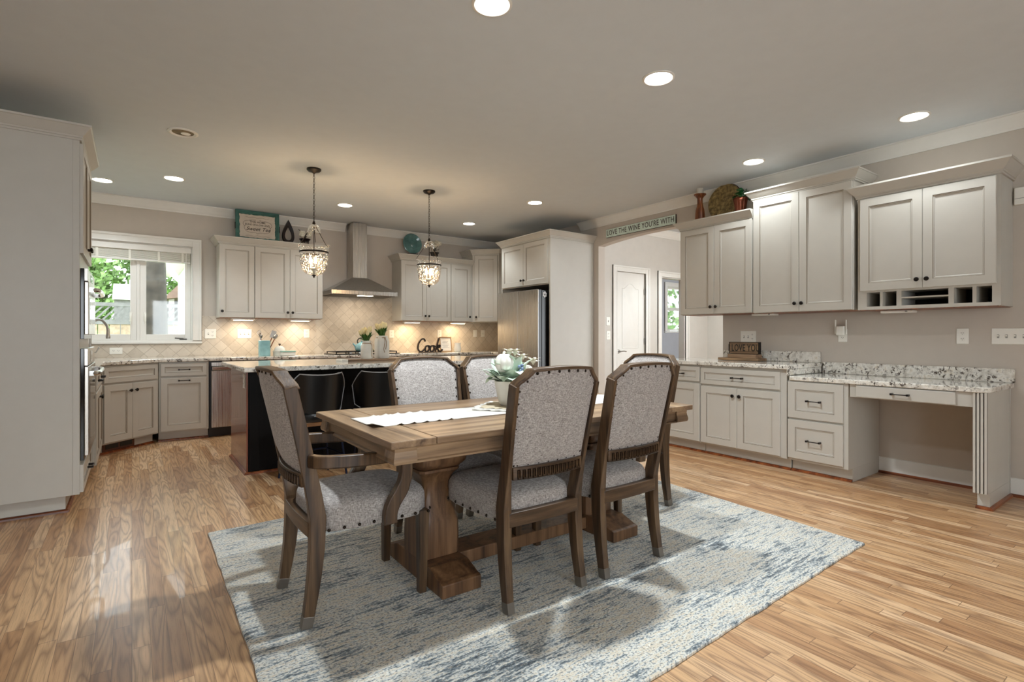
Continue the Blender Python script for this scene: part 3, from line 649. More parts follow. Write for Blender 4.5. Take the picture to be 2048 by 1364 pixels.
# ------------------------------------------------------------------ small white plates on walls
def plate(name, label, cat, loc, rz, units, h=0.118, group=None):
    """units: string of t (toggle), d (duplex), r (rocker), h (sideways duplex)"""
    o = thing(name, label, cat, loc, rz, group); n = len(units); w = 0.046 * n + 0.028
    if units == 'h': w, h = 0.118, 0.074
    B().box(-w / 2, w / 2, -0.006, 0, -h / 2, h / 2).build('cover_plate', 'plate_white', o, 0.003, 0)
    for i, u in enumerate(units):
        x = (i - (n - 1) / 2) * 0.046
        if u == 't': B().box(x - 0.006, x + 0.006, -0.008, -0.005, -0.013, 0.013, 1).box(x - 0.004, x + 0.004, -0.018, -0.006, -0.002, 0.009).build('toggle', ['plate_white', 'plate_grey'], o, 0, 0)
        elif u == 'r': B().box(x - 0.016, x + 0.016, -0.009, -0.005, -0.033, 0.033).build('rocker', 'plate_white', o, 0.002, 0)
        else:
            for s in (-1, 1):
                px, pz = (x + s * 0.022, 0) if u == 'h' else (x, s * 0.022)
                b = B().lathe([(0.0165, -0.005), (0.0165, -0.0085), (0.001, -0.0086)], 14, (px, 0, pz), 0, 'y')
                for dx in (-0.006, 0.006): b.box(px + dx - 0.0013, px + dx + 0.0013, -0.0095, -0.008, pz, pz + 0.008, 1)
                b.lathe([(0.0022, -0.008), (0.0022, -0.0095)], 8, (px, 0, pz - 0.006), 1, 'y')
                b.build('receptacle', ['plate_white', 'bronze'], o, 0, 0)
    return o
yt = YB - 0.0105
plate('outlet', 'sideways white outlet low under the sink window', 'outlet', (-0.147, yt, 0.99), 0, 'h')
plate('switch_plate', 'white switch and outlet combination plate right of the sink window', 'switch', (0.791, yt, 1.187), 0, 'td')
plate('switch_plate', 'three-gang white switch plate under the first back wall cabinet', 'switch', (1.173, yt, 1.188), 0, 'ttt')
plate('outlet', 'white outlet on the tile left of the cooktop', 'outlet', (1.94, yt, 1.194), 0, 'd')
plate('outlet', 'white outlet on the tile right of the tulips', 'outlet', (3.175, yt, 1.192), 0, 'd')
plate('outlet', 'white outlet behind the small framed print', 'outlet', (3.985, yt, 1.2), 0, 'd')
plate('switch_plate', 'left white plate of the pair in the far tiled corner', 'switch', (4.655, yt, 1.202), 0, 'r')
plate('switch_plate', 'right white plate of the pair in the far tiled corner', 'switch', (4.81, yt, 1.202), 0, 't')
plate('switch_plate', 'white plate with two switches and an outlet above the I LOVE YOU block', 'switch', (XR, 2.973, 1.152), -90, 'ttd')
plate('outlet', 'white outlet with a plug-in extender in it', 'outlet', (XR, 2.08, 1.165), -90, 'd')
plate('outlet', 'white double outlet on the wall above the desk', 'outlet', (XR, 1.24, 1.158), -90, 'd')
plate('switch_plate', 'wide four-gang white switch plate at the right edge', 'switch', (XR, 0.965, 1.158), -90, 'tttt')
plate('switch_plate', 'upper white light switch in the archway left of the hall door', 'switch', (5.365, 5.134, 1.365), 0, 't')
plate('switch_plate', 'lower white light switch in the archway left of the hall door', 'switch', (5.37, 5.134, 1.17), 0, 'd')
plate('outlet', 'white outlet low on the bright hall end wall', 'outlet', (7.70, 4.79, 0.88), -90, 'd')
plate('outlet', 'dark outlet at the top of the reddish island end panel', 'outlet', (0.775, 4.96, 0.775), -90, 'd')
ex = thing('wifi_extender', 'white plug-in network extender with two upright antennas', 'network extender', (XR - 0.0075, 2.085, 1.2), -90)
B().box(-0.036, 0.036, -0.045, -0.002, -0.035, 0.05).build('body', 'plate_white', ex, 0.01)
for s in (-1, 1): B().box(s * 0.044 - 0.005, s * 0.044 + 0.005, -0.03, -0.018, -0.02, 0.105).build('antenna', 'plate_white', ex, 0.003)
th = thing('thermostat', 'small white wall sensor box beside the rightmost wall cabinet', 'sensor', (XR, 0.90, 2.165), -90)
B().box(-0.045, 0.045, -0.03, 0, -0.062, 0.062).build('housing', 'plate_white', th, 0.006)
B().box(-0.04, 0.04, -0.033, -0.029, -0.02, -0.017).build('seam', 'plate_grey', th, 0, 0)

# ------------------------------------------------------------------ hall door
dr = B().box(5.538, 6.142, 5.150, 5.185, 0.01, 2.074)
dr = struct(dr.build('door_1', 'trim_white', None, 0.002, 0))
def molded(z0, z1, archtop):
    xa, xb = 5.665, 6.02; n = 28
    top = [(xb - (xb - xa) * k / n, z1 + (0.075 * (0.5 - 0.5 * math.cos(2 * PI * min(1, max(0, (k / n - 0.1) / 0.8)))) ** 0.9 if archtop else 0)) for k in range(n + 1)]
    P = [(xa, z0), (xb, z0)] + top
    cx = (xa + xb) / 2; cz = (z0 + z1) / 2
    rings = []
    for s, dy in ((1.0, 0.001), (0.985, -0.004), (0.955, -0.0045), (0.92, -0.0006), (0.88, -0.0006), (0.84, -0.003)):
        kx = 1 - (1 - s) * 1.0; kz = 1 - (1 - s) * (xb - xa) / (z1 - z0)
        rings.append([(cx + (x - cx) * kx, 5.150 + dy, cz + (z - cz) * kz) for x, z in P])
    B().loft(rings, 0, True).build('door_panel', 'trim_white', dr, 0, 30)
molded(0.98, 1.85, True); molded(0.16, 0.82, False)
B().lathe([(0.03, 0), (0.03, -0.008), (0.012, -0.012), (0.012, -0.05)], 14, (5.587, 5.150, 0.94), 0, 'y').tube(cr([(5.585, 5.10, 0.94), (5.64, 5.095, 0.945), (5.70, 5.10, 0.94)], 5), 0.009, 8).build('door_handle', 'nickel', dr)
for z in (0.35, 1.08, 1.81): B().lathe([(0.008, -0.05), (0.008, 0.05)], 10, (6.149, 5.138, z)).box(6.135, 6.16, 5.130, 5.150, z - 0.045, z + 0.045).build('hinge', 'nickel', dr)

# ------------------------------------------------------------------ ceiling lights
SPOTS = [(1.401, 2.099, 'nearest recessed ceiling light at the top edge of the view'), (2.637, 2.098, 'recessed ceiling light above the near right of the table'), (4.60, 1.375, 'recessed ceiling light nearest the right wall corner'), (4.602, 2.593, 'recessed ceiling light above the tallest right wall cabinet'),
         (0.344, 6.30, 'recessed ceiling light in front of the sink window'), (-0.246, 6.80, 'leftmost recessed ceiling light beside the oven cabinet crown'), (2.101, 6.37, 'recessed ceiling light left of the hood chimney'), (3.90, 4.92, 'recessed ceiling light right of the far pendant'), (3.871, 6.387, 'recessed ceiling light above the corner by the refrigerator'), (6.45, 4.1, 'unseen ceiling light added to brighten the hallway beyond the archway')]  # last entry is unseen, added to brighten the hallway
for i, (x, y, lab) in enumerate(SPOTS):
    o = thing('ceiling_light', lab, 'ceiling light', (x, y, ZC), 0, 'recessed ceiling lights')
    B().lathe([(0.098, 0), (0.098, -0.004), (0.086, -0.008), (0.079, -0.004), (0.079, 0)], 32, cap=False).build('trim_ring', 'trim_white', o)
    B().lathe([(0.0785, -0.0005), (0.0785, -0.0025), (0.045, -0.003), (0.001, -0.0035)], 32).build('lens', 'lamp_white', o)
    light('downlight', 'SPOT', (0, 0, -0.02), DOWN_W * (1.75, 1.75, 0.34, 0.34, 0.42, 0.42, 0.42, 0.15, 0.42, 0.9)[i], (0.88, 0.955, 1.0), o, 0.055, spot_size=math.radians(128), spot_blend=0.55)
o = thing('ceiling_speaker', 'round white ceiling fixture with dark unlit recess, above the kitchen aisle', 'ceiling fixture', (0.324, 4.845, ZC))
B().lathe([(0.105, 0), (0.105, -0.004), (0.09, -0.01), (0.082, -0.004), (0.075, -0.001)], 32, cap=False).build('trim_ring', 'trim_white', o)
B().lathe([(0.082, -0.001), (0.001, -0.0015)], 32).build('recess', 'recess_brown', o)  # flat disc in a mottled brown
B().lathe([(0.035, -0.001), (0.03, -0.004), (0.001, -0.0045)], 24, (0.02, 0.02, 0)).build('unlit_bulb', 'plate_white', o)

# ------------------------------------------------------------------ pendants
def pendant(x, y, dz, lab):
    p = thing('pendant_light', lab, 'pendant light', (x, y, ZC), 0, 'bell jar pendants over the island')
    B().lathe([(0.066, 0), (0.066, -0.012), (0.052, -0.026), (0.02, -0.034), (0.008, -0.045)], 24).build('canopy', 'bronze', p)
    b = B(); z = -0.04; k = 0; bot = -0.50 + dz
    while z > bot:
        ax = (1, 0) if k % 2 else (0, 1)
        b.tube([(ax[0] * 0.0075 * math.sin(a), ax[1] * 0.0075 * math.sin(a), z - 0.0155 + 0.0155 * math.cos(a)) for a in [2 * PI * j / 10 for j in range(10)]], 0.0022, 5, 0, True)
        z -= 0.0265; k += 1
    b.build('chain', 'bronze', p)
    g = thing_z = dz
    B().lathe([(0.006, -0.53 + dz), (0.03, -0.535 + dz), (0.052, -0.56 + dz), (0.062, -0.60 + dz), (0.064, -0.615 + dz)], 24, cap=False).build('smoke_bell', 'seeded_glass', p)
    B().tube([(0, 0, -0.50 + dz), (0, 0, -0.95 + dz)], 0.004, 8).lathe([(0.008, -0.5 + dz), (0.016, -0.52 + dz), (0.006, -0.54 + dz)], 10).build('rod', 'bronze', p)
    b = B()
    for k in range(3):
        a = 0.35 + k * 2 * PI / 3; m = 17
        for j in range(m):
            t = (j + 0.5) / m; r = 0.012 + (0.143 - 0.012) * t; zz = -0.535 + dz - 0.185 * t
            b.tube([(r * math.cos(a) - 0.008 * math.cos(a), r * math.sin(a) - 0.008 * math.sin(a), zz + 0.009), (r * math.cos(a) + 0.008 * math.cos(a), r * math.sin(a) + 0.008 * math.sin(a), zz - 0.009)], 0.0026, 5)
    b.build('support_chains', 'bronze', p)
    jar = [(0.146, -0.722), (0.148, -0.728), (0.138, -0.742), (0.132, -0.765), (0.128, -0.80), (0.128, -0.85), (0.125, -0.89), (0.117, -0.935), (0.102, -0.97), (0.078, -0.997), (0.045, -1.012), (0.012, -1.016)]
    B().lathe([(r, z + dz) for r, z in jar], 40, cap=False).build('glass_jar', 'seeded_glass', p)
    B().lathe([(0.1305, -0.792 + dz), (0.134, -0.79 + dz), (0.134, -0.803 + dz), (0.1305, -0.805 + dz)], 40, cap=False).build('band', 'bronze', p)
    B().lathe([(0.02, -1.012 + dz), (0.02, -1.018 + dz), (0.008, -1.022 + dz), (0.011, -1.03 + dz), (0.001, -1.042 + dz)], 12).build('finial', 'bronze', p)
    b = B().lathe([(0.006, -0.94 + dz), (0.034, -0.95 + dz), (0.034, -0.957 + dz), (0.01, -0.972 + dz), (0.006, -1.012 + dz)], 14); bb = B()
    for k in range(3):
        a = k * 2 * PI / 3 + 0.8; cx, cy = 0.032 * math.cos(a), 0.032 * math.sin(a)
        b.lathe([(0.012, -0.95 + dz), (0.0095, -0.945 + dz), (0.0095, -0.905 + dz)], 10, (cx, cy, 0))
        bb.lathe([(0.006, -0.905 + dz), (0.0145, -0.885 + dz), (0.013, -0.865 + dz), (0.005, -0.84 + dz), (0.001, -0.83 + dz)], 10, (cx, cy, 0))
    b.build('candelabra', 'ceramic_white', p); bb.build('bulbs', 'lamp_warm', p)
    light('pendant_glow', 'POINT', (0, 0, -0.85 + dz), PEND_W, (1.0, 0.72, 0.42), p, 0.045)
pendant(1.408, 5.17, 0.0, 'left bell jar glass pendant with warm candle bulbs on a chain')
pendant(2.647, 5.21, -0.022, 'right bell jar glass pendant, the one nearer the refrigerator')
# under-cabinet lights
for x, lab in ((1.12, 'lit under-cabinet light beneath the single-door window-side cabinet'), (1.80, 'lit under-cabinet light beneath the cabinet left of the hood'), (3.41, 'lit under-cabinet light beneath the cabinet right of the hood'), (4.20, 'lit under-cabinet light beneath the narrow cabinet near the corner')):
    o = thing('under_cabinet_light', lab, 'light', (x, 7.28, 1.381), 0, 'lit under-cabinet lights')
    B().box(-0.13, 0.13, -0.05, 0.05, -0.024, -0.001).build('housing', 'plate_white', o, 0.003, 0)
    B().box(-0.10, 0.11, -0.04, 0.04, -0.0275, -0.0245).build('lens', 'under_warm', o, 0, 0)
    light('under_glow', 'AREA', (0, 0.02, -0.035), UNDER_W * (1.7 if x > 3 else 1.0), (1.0, 0.76, 0.48) if x > 3 else (1.0, 0.86, 0.68), o, 0.09)
for y, z, lab in ((2.70, 1.379, 'unlit flat light under the middle of the right wall cabinets'), (1.60, 1.366, 'unlit flat light under the cubbyhole cabinet')):
    o = thing('under_cabinet_light', lab, 'light', (5.0, y, z), -90, 'unlit under-cabinet lights')
    B().box(-0.11, 0.11, -0.05, 0.05, -0.02, -0.001).build('housing', 'plate_white', o, 0.004, 0)
    B().box(0.06, 0.075, -0.055, -0.048, -0.016, -0.006).build('switch', 'plate_grey', o, 0, 0)
#@@PART2
# ------------------------------------------------------------------ rug
b = B(); zr = 0.014
C4 = [(0.335, 1.12), (3.297, 1.215), (3.465, 3.53), (0.362, 3.525)]
def rugpt(u, v):
    a = [C4[0][k] + (C4[1][k] - C4[0][k]) * u for k in (0, 1)]; c = [C4[3][k] + (C4[2][k] - C4[3][k]) * u for k in (0, 1)]
    return (a[0] + (c[0] - a[0]) * v, a[1] + (c[1] - a[1]) * v)
edge = []
for (u0, v0), (u1, v1) in (((0, 0), (1, 0)), ((1, 0), (1, 1)), ((1, 1), (0, 1)), ((0, 1), (0, 0))):
    for k in range(40):
        t = k / 40; p = rugpt(u0 + (u1 - u0) * t, v0 + (v1 - v0) * t)
        edge.append((p[0] + random.uniform(-0.004, 0.004), p[1] + random.uniform(-0.004, 0.004)))
cx, cy = 1.86, 2.35
inner = [(x + (cx - x) * 0.006, y + (cy - y) * 0.006) for x, y in edge]
rings = [[(x, y, 0.0005) for x, y in edge], [(x, y, zr * 0.7) for x, y in edge], [(x, y, zr) for x, y in inner]]
b.loft(rings)
tag(b.build('rug', 'rug_wool', None, 0, 30), 'cream and blue streaked wool area rug under the dining table', 'rug')
ZR = zr
# ------------------------------------------------------------------ dining chairs (local: facing +y, origin on the floor under the seat)
def post_y(z):
    """rear post centre line: foot swept back, straight at the seat, leaning back above"""
    if z < 0.42: return -0.238 - 0.045 * ((0.42 - z) / 0.42) ** 2
    return -0.238 - 0.125 * ((z - 0.42) / 0.6) ** 1.15
def back_w(z):
    if z <= 0.94: return 0.196 + 0.022 * (z - 0.56) / 0.38
    K = [(0.94, 0.218), (0.952, 0.211), (0.975, 0.182), (0.990, 0.166), (1.002, 0.156)]
    for (a, wa), (c_, wc) in zip(K, K[1:]):
        if z <= c_: return wa + (wc - wa) * (z - a) / (c_ - a)
    return 0.156
def back_pt(u, z, off):
    w = back_w(z); x = u * w; bow = 0.03 * (1 - (x / 0.2) ** 2) * min(1, (z - 0.5) / 0.2)
    return (x, post_y(z) - bow + off, z + (0.008 * (1 - (x / 0.16) ** 2) * max(0, (z - 0.96) / 0.042) if abs(x) < 0.16 else 0))
def outline(n=10):
    """closed outline of the upholstered back (u, z), clockwise from bottom left"""
    zs = [0.60 + 0.34 * k / 9 for k in range(10)] + [0.952, 0.975, 0.990, 1.002]
    L_ = [(-1, z) for z in zs]; R_ = [(1, z) for z in reversed(zs)]
    T = [(-1 + 2 * k / n, 1.002) for k in range(1, n)]; Bm = [(1 - 2 * k / n, 0.60) for k in range(1, n)]
    return L_ + T + R_ + Bm
def frame_ring(i0, i1, O, w, y0, y1):
    """frame member along outline points i0..i1; inner edge at the outline, outer w beyond"""
    b = B(); P = [Vector((back_pt(u, z, 0)[0], back_pt(u, z, 0)[2])) for u, z in O]; m = len(P); rings = []
    for i in range(i0, i1 + 1):
        u, z = O[i % m]; a, c_ = P[(i - 1) % m], P[(i + 1) % m]
        d = (c_ - a).normalized(); n = Vector((-d.y, d.x)); y = back_pt(u, z, 0)[1]; p = P[i % m]
        if i == i0 or i == i1: n = Vector((n.x, n.y))
        i_, o_ = p - n * 0.003, p + n * w
        rings.append([(i_.x, y + y0, i_.y), (o_.x, y + y0, o_.y), (o_.x, y + y1, o_.y), (i_.x, y + y1, i_.y)])
    return b.loft(rings)
NAIL = B().lathe([(0.0072, -0.001), (0.0058, 0.0035), (0.0022, 0.005)], 8).build('nailhead', 'nail_bronze', None, 0, 60)
NAIL_MESH = NAIL.data; bpy.data.objects.remove(NAIL)
def nail(parent, p, d):
    """one small domed upholstery nail at p, pointing along d"""
    o = bpy.data.objects.new('nailhead', NAIL_MESH); COL.objects.link(o); o.parent = parent
    o.location = p; o.rotation_euler = Vector(d).to_track_quat('Z', 'Y').to_euler()
def make_chair(name, label, cat, group, arms):
    t = thing(name, label, cat, (0, 0, 0), 0, group)
    O = outline(); m = len(O)
    # rear posts: leg below, stile above
    for s in (-1, 1):
        zs = [0.0, 0.05, 0.12, 0.2, 0.3, 0.42, 0.5, 0.6, 0.72, 0.84, 0.935, 0.948]
        px = lambda z: s * (0.200 + (0.024 * max(0, z - 0.42) / 0.55) + 0.005 * max(0, (0.42 - z) / 0.42) ** 2)
        pts = [(px(z), post_y(z) + 0.006, z) for z in zs]
        lg = B().bar(pts, [0.032, 0.034, 0.036, 0.038, 0.040, 0.040, 0.030] + [0.02] * 5, [0.04, 0.043, 0.047, 0.052, 0.058, 0.062, 0.06, 0.058, 0.056, 0.054, 0.052, 0.05]).build('leg', 'chair_wood', t, 0.003, 0)
        B().bar([(px(z), post_y(z) + 0.006, z) for z in (-0.001, 0.045)], [0.034, 0.036], [0.042, 0.045]).build('foot_cap', 'foot_cap_metal', lg, 0.002, 0)
    for s in (-1, 1):
        B().bar([(s * 0.205, 0.222, 0.0), (s * 0.205, 0.226, 0.37)], [0.034, 0.048], [0.034, 0.048]).build('leg', 'chair_wood', t, 0.003, 0)
    # top rail round the clipped corners
    frame_ring(9, 13 + 9 + 5, O, 0.0115, -0.024, 0.036).build('top_rail', 'chair_wood_across', t, 0.004, 30)
    # carved rail and seat rail
    def rail(z0, z1, d0, d1, name, carve=False):
        b = B(); n = 9; rings = []
        for k in range(n):
            x = -0.192 + 0.384 * k / (n - 1); zc = (z0 + z1) / 2
            bow = 0.026 * (1 - (x / 0.2) ** 2) * min(1, (zc - 0.3) / 0.25)
            y = post_y(zc) - bow
            rings.append([(x, y + d0, z0), (x, y + d1, z0), (x, y + d1, z1), (x, y + d0, z1)])
        b.loft(rings)
        o = b.build(name, 'chair_wood_across', t, 0.003, 30)
        if carve:
            b = B()
            for k in range(15):
                x = -0.165 + 0.33 * k / 14; y = post_y(zc) - 0.026 * (1 - (x / 0.2) ** 2) + d0
                b.box(x - 0.0075, x - 0.004, y - 0.004, y + 0.004, z0 + 0.006, z1 - 0.014).box(x + 0.004, x + 0.0075, y - 0.004, y + 0.004, z0 + 0.006, z1 - 0.014).box(x - 0.0075, x + 0.0075, y - 0.004, y + 0.004, z0 + 0.006, z0 + 0.010)
                b.box(x - 0.009, x + 0.009, y - 0.0006, y + 0.004, z0 + 0.004, z1 - 0.010, 1)
            b.build('carving', ['chair_wood_across', 'nail_bronze'], o, 0, 0)
    rail(0.548, 0.602, -0.024, 0.02, 'carved_rail', True)
    rail(0.345, 0.405, -0.026, 0.02, 'seat_rail')
    # upholstered back
    b = B(); nu, zs = 12, [0.598 + 0.342 * k / 9 for k in range(10)] + [0.952, 0.975, 0.990, 1.003]
    for side in (-1, 1):
        g = []
        for z in zs:
            row = []
            for k in range(nu + 1):
                u = -1 + 2 * k / nu; e = min(1, (1 - abs(u)) * 5) ** 0.5 * min(1, (z - 0.595) * 12, (1.006 - z) * 14) ** 0.5
                row.append(back_pt(u, z, (-0.008 - 0.012 * e) if side < 0 else (0.010 + 0.030 * e)))
            g.append(row)
        n1 = nu + 1
        b._add([p for row in g for p in row], [(r * n1 + k, r * n1 + k + 1, (r + 1) * n1 + k + 1, (r + 1) * n1 + k) for r in range(len(g) - 1) for k in range(nu)])
    bk = b.build('backrest', 'linen', t, 0, 60)
    nb = bk
    P = []
    for i in range(m):
        a, c_ = back_pt(O[i][0] * 0.985, O[i][1], 0), back_pt(O[(i + 1) % m][0] * 0.985, O[(i + 1) % m][1], 0)
        P.append((Vector(a), Vector(c_)))
    acc = 0.0; step = 0.056
    for a, c_ in P:
        l = (c_ - a).length
        while acc < l:
            p = a + (c_ - a) * (acc / l)
            inn = Vector((-p.x * 0.06, 0, (0.8 - p.z) * 0.045)); p = p + inn
            nail(nb, p + Vector((0, -0.0105, 0)), (0, -1, 0)); nail(nb, p + Vector((0, 0.017, 0)), (0, 1, 0))
            acc += step
        acc -= l
    # seat cushion
    b = B(); N_ = 32; rings = []
    def se(rx, ry, cy, z, p=5.0):
        out = []
        for k in range(N_):
            a = 2 * PI * (k + 0.5) / N_; ca, sa = math.cos(a), math.sin(a); q_ = (abs(ca) ** p + abs(sa) ** p) ** (-1 / p)
            y = ry * q_ * sa; wf = 1.0 + 0.06 * (y / ry)
            out.append((rx * q_ * ca * wf, cy + y, z))
        return out
    for s_, z in ((0.97, 0.352), (1.0, 0.36), (1.0, 0.42), (0.995, 0.44), (0.97, 0.458), (0.9, 0.472), (0.75, 0.482), (0.5, 0.488), (0.2, 0.49)): rings.append(se(0.224 * s_, 0.252 * s_, 0.012, z))
    b.loft(rings); st = b.build('seat', 'linen', t, 0, 50)
    nb = st
    for k in range(8):
        y = -0.19 + 0.43 * k / 7
        for s in (-1, 1): nail(nb, (s * (0.2255 * (1 + 0.06 * y / 0.25)), y, 0.367), (s, 0, 0))
    for k in range(7):
        x = -0.2 + 0.4 * k / 6; nail(nb, (x, 0.2655, 0.367), (0, 1, 0))
    if arms:
        for s in (-1, 1):
            X = lambda x: s * x
            ar = B().bar(cr([(X(0.215), -0.262, 0.655), (X(0.262), -0.225, 0.654), (X(0.285), -0.12, 0.650), (X(0.275), 0.0, 0.645), (X(0.258), 0.10, 0.642), (X(0.252), 0.155, 0.640)], 4), 0.05, 0.036, 0, (0, 0, 1)).build('armrest', 'chair_wood', t, 0.006, 40)
            B().bar(cr([(X(0.252), 0.118, 0.635), (X(0.252), 0.125, 0.57), (X(0.25), 0.108, 0.50), (X(0.248), 0.07, 0.44), (X(0.246), 0.055, 0.395), (X(0.244), 0.055, 0.352)], 4), 0.036, [0.052] * 8 + [0.058] * 13, 0, (1, 0, 0)).build('arm_support', 'chair_wood', ar, 0.005, 40)
    return t
G1 = 'armless linen dining chairs'; G2 = 'linen armchairs at the table ends'
ch = make_chair('dining_chair', 'armless linen dining chair nearest the camera, back turned, left of its pair', 'chair', G1, False)
put(ch, (1.465, 2.04, ZR), 0)
dup(ch, (2.012, 2.04, ZR), 1.5, 'armless linen dining chair on the near side of the table, right of its pair')
dup(ch, (1.462, 2.60, ZR), 180, 'armless linen dining chair on the island side, left of its pair')
dup(ch, (1.952, 2.60, ZR), 180, 'armless linen dining chair on the island side, behind the floral centrepiece')
ac = make_chair('dining_armchair', 'linen armchair with wooden arms at the left end of the table', 'chair', G2, True)
put(ac, (0.830, 2.35, ZR), -90)
dup(ac, (2.665, 2.46, ZR), 90, 'linen armchair at the right end of the table, facing left')
# ------------------------------------------------------------------ dining table
tb = thing('dining_table', 'weathered brown trestle dining table on two baluster pedestals', 'table', (1.69, 2.32, ZR))
hx, hy = 0.915, 0.49; zt_ = 0.766 - ZR
b = B().box(-hx + 0.19, hx - 0.19, -hy, hy, zt_ - 0.028, zt_)
b.build('tabletop', 'table_wood', tb, 0.004, 0)
for s in (-1, 1): B().box(min(s * hx, s * (hx - 0.188)), max(s * hx, s * (hx - 0.188)), -hy, hy, zt_ - 0.028, zt_).build('breadboard_end', 'table_wood_across', tb, 0.004, 0)
a = 0.03; z0 = 0.67 - ZR; z1 = zt_ - 0.028
for s in (-1, 1):
    B().sweep([(-hx + 0.11, s * (hy - a)), (hx - 0.11, s * (hy - a))][::s * -1] if False else ([(-hx + 0.11, -hy + a), (hx - 0.11, -hy + a)] if s < 0 else [(hx - 0.11, hy - a), (-hx + 0.11, hy - a)]), [(-0.02, z0 + 0.008), (0.004, z0), (0.004, z0 + 0.008), (-0.004, z0 + 0.012), (-0.004, z1 - 0.01), (0.012, z1), (-0.02, z1)]).build('apron', 'table_wood', tb, 0.001, 0)
    B().sweep([(s * (hx - a), s * (-hy + 0.11)), (s * (hx - a), s * (hy - 0.11))], [(-0.02, z0 + 0.008), (0.004, z0), (0.004, z0 + 0.008), (-0.004, z0 + 0.012), (-0.004, z1 - 0.01), (0.012, z1), (-0.02, z1)]).build('apron', 'table_wood_across', tb, 0.001, 0)
og = [(0.002, z0), (0.009, z0 + 0.003), (0.012, z0 + 0.012), (0.0115, z0 + 0.024), (0.008, z0 + 0.038), (0.006, z0 + 0.05), (0.007, z1 - 0.006), (0.013, z1)]
for sx in (-1, 1):
    for sy in (-1, 1):
        X0, X1 = sx * (hx - a - 0.085), sx * (hx - a); Y0, Y1 = sy * (hy - a - 0.085), sy * (hy - a)
        rings = []
        for o_, z in og:
            xx = X1 + sx * o_; yy = Y1 + sy * o_
            rings.append([(X0, Y0, z), (xx, Y0, z), (xx, yy, z), (X0, yy, z)])
        B().loft(rings).build('corner_block', 'table_wood', tb, 0.001, 0)
prof = [(0.105, 0.10), (0.106, 0.20), (0.104, 0.26), (0.092, 0.30), (0.074, 0.36), (0.066, 0.41), (0.068, 0.44), (0.082, 0.475), (0.102, 0.498), (0.108, 0.502), (0.108, 0.514), (0.096, 0.517), (0.114, 0.524), (0.134, 0.545), (0.139, 0.575), (0.134, 0.605), (0.114, 0.63), (0.100, 0.635), (0.100, 0.735 - ZR)]
for px_ in (1.19 - 1.69, 2.255 - 1.69):
    pd = B().lathe(prof, 32, (px_, 0, 0), 0, 'z', 9).build('pedestal', 'table_base_wood', tb, 0, 40)
    fp = [(-0.30, 0), (0.30, 0), (0.30, 0.058), (0.285, 0.064), (0.27, 0.066), (0.18, 0.098), (-0.18, 0.098), (-0.27, 0.066), (-0.285, 0.064), (-0.30, 0.058)]
    B().prism(fp, px_ - 0.1, px_ + 0.1, 0, 'yz').build('foot', 'table_base_wood', tb, 0.004, 0)
B().box(1.29 - 1.69, 2.155 - 1.69, -0.085, 0.085, 0.02, 0.085).build('stretcher', 'table_base_wood', tb, 0.005, 0)
ZT = 0.766
# runner with ruffles
b = B(); nx, ny = 150, 10; V = []
ruf = [0.12, 0.185, 0.25, 0.315, 0.38]
for i in range(nx + 1):
    x = 0.84 + 1.90 * i / nx; s0 = x - 0.84; h = 0.0035; se_ = 2.74 - x
    for j in range(ny + 1):
        v = j / ny; wob = 0.008 * math.sin(v * 9 + s0 * 6)
        hh = h
        for r_ in ruf:
            for ss in (s0, se_):
                d_ = ss - r_ - wob * 1.2
                if -0.022 < d_ < 0.004: hh = h + 0.007 * (1 - abs(d_ + 0.004) / 0.02) if d_ < -0.004 else h + 0.007
        if s0 < 0.05: hh += 0.016 * (1 - s0 / 0.05) * max(0, math.cos(v * PI * 1.4)) ** 2
        y = 2.165 + 0.30 * v + 0.006 * math.sin(s0 * 5)
        V.append((x + (0.02 * math.sin(v * PI) if False else 0), y, ZT + hh))
n1 = ny + 1
b._add(V, [(i * n1 + j, (i + 1) * n1 + j, (i + 1) * n1 + j + 1, i * n1 + j + 1) for i in range(nx) for j in range(ny)])
o = b.build('table_runner', 'cloth_white', None, 0, 60); sm = o.modifiers.new('thick', 'SOLIDIFY'); sm.thickness = 0.003; sm.offset = -1
tag(o, 'white ruffled cloth runner along the middle of the dining table', 'table runner')
b = B(); N_ = 56; rr = []
for k in range(N_):
    a_ = 2 * PI * k / N_; ca, sa = math.cos(a_), math.sin(a_); q_ = (abs(ca) ** 6 + abs(sa) ** 6) ** (-1 / 6)
    rr.append((q_ * ca, q_ * sa))
R_ = [random.uniform(-0.008, 0.008) for _ in range(N_)]
ring = lambda k, z, amp=1: [((0.165 * k + R_[i] * amp) * x, (0.165 * k + R_[i] * amp) * y, z + 0.002 * math.sin(i * 2.1)) for i, (x, y) in enumerate(rr)]
b.loft([ring(1, 0.0), ring(1.01, 0.003), ring(0.99, 0.008)], 0); b.loft([ring(0.8, 0.0085), ring(0.78, 0.0105)], 1)
tag(put(b.build('placemat', ['cloth_white', 'cloth_tan'], None, 0, 40), (1.665, 2.335, ZT + 0.0055), 38), 'square tan cloth mat with frayed white edge under the flower pot', 'placemat')
